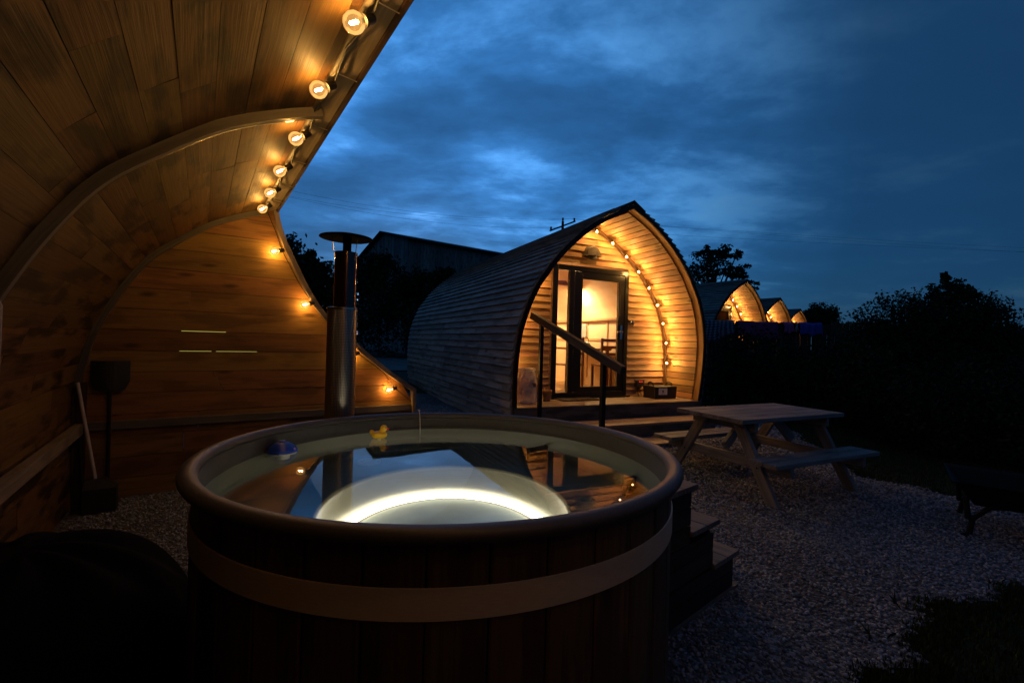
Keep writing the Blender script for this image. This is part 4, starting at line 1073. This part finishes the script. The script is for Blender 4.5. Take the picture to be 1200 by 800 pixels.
# ------------------------------------------------------------------ fences, laundry
t = thing('paling_fence', 'tall dark paling fence behind the hedge with laundry on it', 'fence', (3.6, 9.6, 0))
mb = MB(); x = 0; 
while x < 10.5:
    w = random.uniform(.055, .075); h = 2.02+random.uniform(-.05, .02)-(0 if x > 3.1 else .06); g = float(gz(3.6+x, 9.6))-.02
    mb.box((x, -.012, g), (x+w, .008, h)); x += w+random.uniform(.006, .022)
mb.build('pales', M['fence'], t)
mb = MB(); mb.box((0, .01, 1.75), (10.5, .05, 1.84)); mb.box((0, .01, .6), (10.5, .05, .69)); mb.build('fence_rail', M['fence'], t)
for x in np.arange(.1, 10.5, 2.05): mb = MB(); mb.box((x, .05, -.1), (x+.09, .14, 2.0)); mb.build('post', M['fence'], t)
def cloth(name, label, cat, x0, x1, drops, mat, back=.25, group=None):
    """cloth folded over the top of the fence: drops = front length at the two ends"""
    mb = MB(); nx = 26; prof_n = 12
    def P(u, v):   # v: 0 back hem .. .25 top .. 1 front hem
        x = x0+(x1-x0)*u; top = 2.035-.05*(x < 6.7)+.006*math.sin(u*9); dr = drops[0]+(drops[1]-drops[0])*u+.02*math.sin(u*13)
        if v < .25: return (x, 9.66, top-back*(1-v/.25))
        k = (v-.25)/.75; fold = .025*math.sin(u*22+1)*k+.012*math.sin(u*51)*k
        xx = x+.02*math.sin(k*3+u*4)
        return (xx, 9.565-.03*min(1, k*6)-fold*1.2-.02, top-dr*k)
    for i in range(nx):
        for j in range(prof_n):
            u0, u1, v0, v1 = i/nx, (i+1)/nx, j/prof_n, (j+1)/prof_n
            mb.face([P(u0, v0), P(u1, v0), P(u1, v1), P(u0, v1)], [(u0*(x1-x0), v0), (u1*(x1-x0), v0), (u1*(x1-x0), v1), (u0*(x1-x0), v1)], .5)
    o = mb.build(name, M[mat], None, smooth='all'); s = o.modifiers.new('Solidify', 'SOLIDIFY'); s.thickness = .008
    return tag(o, label, cat, group)
cloth('checked_cloth', 'blue and white checked picnic cloth hanging on the fence right of the nearest pod', 'cloth', 3.72, 4.66, (.64, .26), 'gingham')
cloth('towel', 'dark purple towel hanging beside the checked cloth', 'towel', 4.70, 5.58, (.27, .40), 'towelp', group='towels on the fence')
cloth('towel', 'small pink towel hanging between the purple towel and the blue towel', 'towel', 5.66, 5.90, (.22, .22), 'towelk', group='towels on the fence')
cloth('towel', 'narrow pale towel beside the pink one', 'towel', 5.91, 5.98, (.16, .2), 'towelw', group='towels on the fence')
cloth('towel', 'bright blue towel hanging at the right end of the laundry', 'towel', 5.99, 6.50, (.24, .26), 'towelb', group='towels on the fence')

# ------------------------------------------------------------------ hedges, shrubs, trees
def hedge(label, pts, h, wd, n, size):
    """row of clumps along pts"""
    t = thing('hedge', label, 'hedge', (pts[0][0], pts[0][1], 0)); cl = []; o = Vector((pts[0][0], pts[0][1], 0))
    for i in range(len(pts)-1):
        a, b = Vector(pts[i]+(0,)), Vector(pts[i+1]+(0,)); m = max(2, int((b-a).length/(wd*.55)))
        for k in range(m):
            p = a.lerp(b, k/m)+Vector((random.gauss(0, wd*.12), random.gauss(0, wd*.12), 0))-o; hh = h*random.uniform(.86, 1.06); g = float(gz(p.x+o.x, p.y+o.y))
            cl.append(((p.x, p.y, g+hh*.5), (wd*.62, wd*.62, hh*.50), 1.)); cl.append(((p.x, p.y, g+hh*.22), (wd*.66, wd*.66, hh*.26), .6))
    Q, F, r = leaves_in(cl, n, size); fast_mesh('foliage', Q, F, r, M['hedge'], t)
    mb = MB()
    for c in cl[::2]:
        for k in range(3): mb.tube([(c[0][0], c[0][1], 0), (c[0][0]+random.gauss(0, .1), c[0][1]+random.gauss(0, .1), c[0][2]), (c[0][0]+random.gauss(0, .25), c[0][1]+random.gauss(0, .25), c[0][2]+h*.22)], [.02, .014, .005], 5)
    o_ = mb.build('stems', M['bark'], t, smooth=True); o_['kind'] = 'stuff'; return t
hedge('long dark leafy hedge on the right behind the picnic table and the grass verge', [(4.3, 8.6), (5.3, 7.6), (6.1, 6.4), (6.9, 5.0), (8.0, 4.0), (9.6, 3.0)], 1.42, 1.1, 60000, .028)
hedge('dark hedge below the paling fence beside the nearest pod', [(4.4, 8.9), (6.4, 9.0), (9.2, 8.6), (12.5, 8.0)], 1.60, .9, 42000, .03)
shrub('bush', 'large dark spiky bush standing above the hedge at the right', 'bush', (7.70, 8.0), [((0, 0, 1.1), (1.15, 1.1, 1.05), 3), ((-.15, 0, 1.95), (.66, .7, .50), 1.6), ((-.05, 0, 2.36), (.28, .35, .24), .5), ((-1.0, 0, 1.75), (.65, .7, .55), 1.3), ((-1.5, 0, 1.35), (.55, .6, .45), .8), ((.62, .1, 1.9), (.42, .6, .5), .8), ((.98, 0, 1.55), (.2, .4, .42), .4), ((-.12, 0, 2.64), (.07, .07, .14), .10), ((.42, 0, 2.38), (.06, .06, .14), .07)], 46000, .027, limbs=14)
shrub('round_tree', 'small round tree silhouette beyond the farthest pod', 'tree', (27.0, 40), [((0, 0, 3.9), (1.3, 1.4, 1.15), 3), ((-.65, 0, 3.5), (.85, 1, .9), 1), ((.7, 0, 3.4), (.8, 1, .9), 1), ((0, 0, 2.8), (1.4, 1.2, .8), 1)], 9000, .11, trunk=.2)
tr = [((0, 0, 4.6), (1.0, 1., .75), 1.6), ((-1.0, 0, 3.9), (.9, .9, .8), 1.4), ((1.0, 0, 4.3), (.55, .6, .35), .6), ((1.45, 0, 3.7), (.42, .5, .26), .4), ((.4, 0, 5.1), (.7, .6, .32), .7), ((-1.5, 0, 3.1), (.8, .8, .7), 1.0), ((-.5, 0, 5.2), (.4, .5, .25), .3), ((-.3, .2, 3.2), (.9, .8, .8), .9), ((.7, 0, 3.5), (.3, .4, .25), .25)]
shrub('gnarled_tree', 'open branched tree silhouette behind the second pod', 'tree', (8.6, 19.5), [(c, r, w) for c, r, w in tr], 8200, .065, trunk=.16, limbs=24)
hedge('low dark hedge on the far right skyline', [(20, 17), (30, 24), (34, 22)], 1.25, 3., 7000, .10)
hedge('far field boundary hedge on the horizon behind the pods', [(14, 46), (30, 50), (60, 58), (110, 60)], 1.6, 5., 9000, .26)
# the scrub at the left beyond the shelter
for i, (x, y, hh, w, lab) in enumerate(((-7.3, 12.6, 4.3, 2.0, 'tall dark shrub just right of the shelter ridge, its top in ragged spikes'), (-6.0, 13.2, 3.6, 1.25, 'dark shrub directly behind the stove flue'), (-7.6, 26.0, 6.0, 2.6, 'dark bushy shrub in front of the barn gable'), (-4.1, 25.8, 5.2, 2.4, 'low dark shrub in front of the long barn wall, left of the nearest pod'), (-10.5, 14, 4.9, 2.5, 'dark tall shrub hidden mostly behind the shelter end wall'), (-1.6, 27, 4.8, 2.4, 'dark shrub close behind the back of the nearest pod'))):
    shrub('shrub', lab, 'shrub', (x, y), [((0, 0, hh*.45), (w, w, hh*.45), 3), ((-.5*w, 0, hh*.72), (.5*w, .6*w, hh*.22), 1), ((.5*w, 0, hh*.66), (.45*w, .6*w, hh*.22), 1), ((0, 0, hh*.84), (.35*w, .35*w, hh*.13), 1.2)], 11000, .075+.035*(y > 20), group='shrubs behind the shelter', limbs=18)

# ------------------------------------------------------------------ barn
t = thing('barn', 'big dark timber clad barn rising behind the shrubs, left of the nearest pod', 'barn', (-7, 30, 0))
g1 = Vector((-.62, .785, 0)); g2 = Vector((.785, .62, 0)); EH = 7.95; AP = 9.0
def wallboards(dirv, L, hf, out, nm):
    mb = MB(); x = 0
    while x < L-.01:
        w = min(.22, L-x); n_ = out*.02
        a = dirv*x; b = dirv*(x+w-.012); k = out*random.uniform(0, .015)
        mb.prism([a+k, b+k, b+k+n_, a+k+n_], [v+Vector((0, 0, hf(q))) for v, q in ((a+k, x), (b+k, x+w), (b+k+n_, x+w), (a+k+n_, x))]); x += w
    return mb.build(nm, M['barn'], t)
wallboards(g1, 9., lambda q: AP-(4.1-q)/4.1*(AP-EH) if q < 4.1 else AP-(q-4.1)/4.9*(AP-7.6), Vector((-.785, -.62, 0)), 'gable_wall')
wallboards(g2, 18, lambda q: EH, Vector((.62, -.785, 0)), 'long_wall')
mb = MB(); ou = Vector((-.785, -.62, 0))*.35; o2 = Vector((.62, -.785, 0))*.35; rr = g2*18.3
for a, b in (((o2+Vector((0, 0, EH-.05))), g1*4.1+Vector((0, 0, AP+.05))), (g1*4.1+Vector((0, 0, AP+.05)), g1*9.3+Vector((0, 0, 7.5)))):
    up = Vector((0, 0, .12)); mb.prism([a+ou, b+ou, b+ou+up, a+ou+up], [a+rr, b+rr, b+rr+up, a+rr+up], .5)
mb.build('roof', M['felt'], t)
mb = MB(); bx = g1*9; mb.prism([bx, bx+g2*18, bx+g2*18+Vector((0, 0, 7.5)), bx+Vector((0, 0, 7.5))], [v+g1*-.1 for v in (bx, bx+g2*18, bx+g2*18+Vector((0, 0, 7.5)), bx+Vector((0, 0, 7.5)))], .5); mb.build('rear_wall', M['barn'], t)

# lit outbuilding seen only through two open joints of the shelter wall
t = thing('outbuilding', 'outbuilding with a lit window glimpsed through the open joints of the shelter end wall', 'outbuilding', (-6.6, 9.6, 0), R(34))
mb = MB(); mb.box((-1.6, 0, 0), (1.6, 1.6, 2.1), .4); mb.build('wall', M['barn'], t)
mb = MB(); mb.prism([(-1.75, -.15, 2.1), (-1.75, 1.75, 2.1), (-1.75, .8, 2.75)], [(1.75, -.15, 2.1), (1.75, 1.75, 2.1), (1.75, .8, 2.75)], .5); mb.build('roof', M['felt'], t)
mb = MB(); mb.box((-1.2, -.03, .95), (1.2, -.004, 1.62), .5); w_ = mb.build('window', M['frame'], t)
mb = MB(); mb.box((-1.14, -.036, 1.0), (1.14, -.031, 1.57), .5); mb.build('pane', M['winlit'], w_)

# ------------------------------------------------------------------ utility poles and wires
poles = [(-18.6, 24.7, 10.4), (3.65, 35, 10.75), (60, 40, 10.4)]
ends = []
for i, (x, y, h) in enumerate(poles):
    lab = ['wooden power pole at the far left, hidden beyond the shelter', 'wooden power pole with a tilted crossarm peeping over the nearest pod roof', 'wooden power pole far to the right'][i]
    if i != 1: 
        ends.append([Vector((x+dx*.2, y+dx*.9, h-.1-(.0 if dx else -.35))) for dx in (-.8, 0, .8)]); continue
    t = thing('power_pole', lab, 'power pole', (x, y, 0)); mb = MB(); mb.tube([(0, 0, 0), (0, 0, h)], [.15, .10], 10); mb.build('pole', M['bark'], t, smooth=True)
    d = Vector((.85, .35, .42)).normalized(); mb = MB(); mb.beam(Vector((0, 0, h-.35))-d*1.2, Vector((0, 0, h-.35))+d*1.2, .10, .12); mb.build('crossarm', M['bark'], t)
    e = []
    for k in (-1.1, 0, 1.1):
        p = Vector((0, 0, h-.28))+d*k+(Vector((0, 0, .35)) if k == 0 else Vector((0, 0, 0))); mb = MB(); mb.lathe([(.0, .22), (.06, .2), (.09, .12), (.05, .08), (.09, .03), (.03, -.05)], p, n=10); mb.build('insulator', M['insul'], t, smooth=True); e.append(Vector((x, y, 0))+p+Vector((0, 0, .15)))
    ends.append(e)
for i in range(2):
    for k in range(3):
        a, b = ends[i][k], ends[i+1][k]; sag = 1.0 if i == 0 else .25
        mb = MB(); mb.tube([a.lerp(b, u/24)-Vector((0, 0, sag*4*(u/24)*(1-u/24))) for u in range(25)], .006, 5); o = mb.build('power_line', M['cable'], None)
        tag(o, [('upper', 'middle', 'lower')[k]+' overhead wire running left from the power pole over the barn', ('upper', 'middle', 'lower')[k]+' overhead wire running right from the power pole across the plain sky'][i], 'power line', 'overhead power lines')

# ------------------------------------------------------------------ sky and light
w = bpy.data.worlds.new('World'); sc.world = w; w.use_nodes = True; nt = w.node_tree; nt.nodes.clear()
class WN(NT):
    def __init__(s): s.t = nt; s.out = s.n('ShaderNodeOutputWorld')
q = WN(); bg = q.n('ShaderNodeBackground'); sky = q.n('ShaderNodeTexSky', sky_type='NISHITA', sun_disc=False)
SUNEL, SUNAZ = R(2.0), R(-14)
sky.sun_elevation = SUNEL; sky.sun_rotation = SUNAZ; sky.altitude = 0; sky.air_density = 1.; sky.dust_density = .3; sky.ozone_density = 6.
tc = q.n('ShaderNodeTexCoord'); sx = q.n('ShaderNodeSeparateXYZ'); q.l(tc.outputs['Generated'], sx.inputs[0])
zz = q.math('ADD', q.math('MAXIMUM', sx.outputs[2], 0.), .16)
cv = q.n('ShaderNodeCombineXYZ'); q.l(q.math('DIVIDE', sx.outputs[0], zz), cv.inputs[0]); q.l(q.math('DIVIDE', sx.outputs[1], zz), cv.inputs[1])
def cloud(scale, off_, det, dist, rough=.55):
    m = q.n('ShaderNodeMapping'); m.inputs['Location'].default_value = off_; m.inputs['Scale'].default_value = scale; q.l(cv.outputs[0], m.inputs[0])
    n = q.n('ShaderNodeTexNoise', i_Scale=1., i_Detail=det, i_Roughness=rough); n.inputs['Distortion'].default_value = dist*.25; q.l(m.outputs[0], n.inputs['Vector']); return n.outputs[0]
c1 = cloud((.55, .75, 1), (3.1, 1.7, 0), 8., .35, .52); c2 = cloud((1.6, 2.3, 1), (7.3, 4.1, 2), 9., .6, .60); c3 = cloud((.22, .3, 1), (1.2, 9.1, 4), 4., .1)
# brighter towards the afterglow (left of centre, low), darker to the right
gl = q.n('ShaderNodeVectorMath', operation='DOT_PRODUCT'); q.l(tc.outputs['Generated'], gl.inputs[0]); gl.inputs[1].default_value = Vector((-.28, .92, .28)).normalized()
az = q.ramp(gl.outputs['Value'], [(.0, .24), (.62, .36), (.84, .64), (1.0, 1.0)])
cl = q.math('ADD', q.math('MULTIPLY', c1, .52), q.math('MULTIPLY', c2, .48))
dens = q.ramp(cl, [(.37, .55), (.45, .80), (.51, 1.25), (.585, 2.5)])
con = q.ramp(gl.outputs['Value'], [(.62, .08), (.95, 1.)])
den2 = q.mix(con, (.78, .78, .78), dens)
skc = q.mix(.55, sky.outputs[0], (.30, 1.15, 2.9), 'MIX')      # tint the clear twilight air by the overcast
skb = q.mix(1., skc, (1.35, 1.66, 1.66), 'MULTIPLY')
pale = q.ramp(cl, [(.50, (1, 1, 1)), (.66, (2.1, 1.32, 1.02))])
k = q.mix(1., skb, pale, 'MULTIPLY'); k = q.mix(1., k, den2, 'MULTIPLY'); k = q.mix(1., k, az, 'MULTIPLY')
q.l(k, bg.inputs[0]); bg.inputs[1].default_value = .135; q.l(bg.outputs[0], q.out.inputs[0])
sl = bpy.data.lights.new('sun', 'SUN'); sl.energy = .02; sl.angle = R(20); sl.color = (.5, .7, 1.); so = bpy.data.objects.new('sun', sl); COL.objects.link(so)
so.rotation_euler = (R(78), 0, R(14)+math.pi)

sc.view_settings.view_transform = 'Standard'; sc.view_settings.look = 'None'; sc.view_settings.exposure = 0; sc.view_settings.gamma = 1; sc.view_settings.use_curve_mapping = False
sc.render.engine = 'CYCLES'; cy = sc.cycles; cy.use_denoising = True; cy.max_bounces = 8; cy.transparent_max_bounces = 12; cy.caustics_reflective = False; cy.caustics_refractive = True; cy.sample_clamp_indirect = 3.; cy.use_light_tree = True; cy.blur_glossy = .3
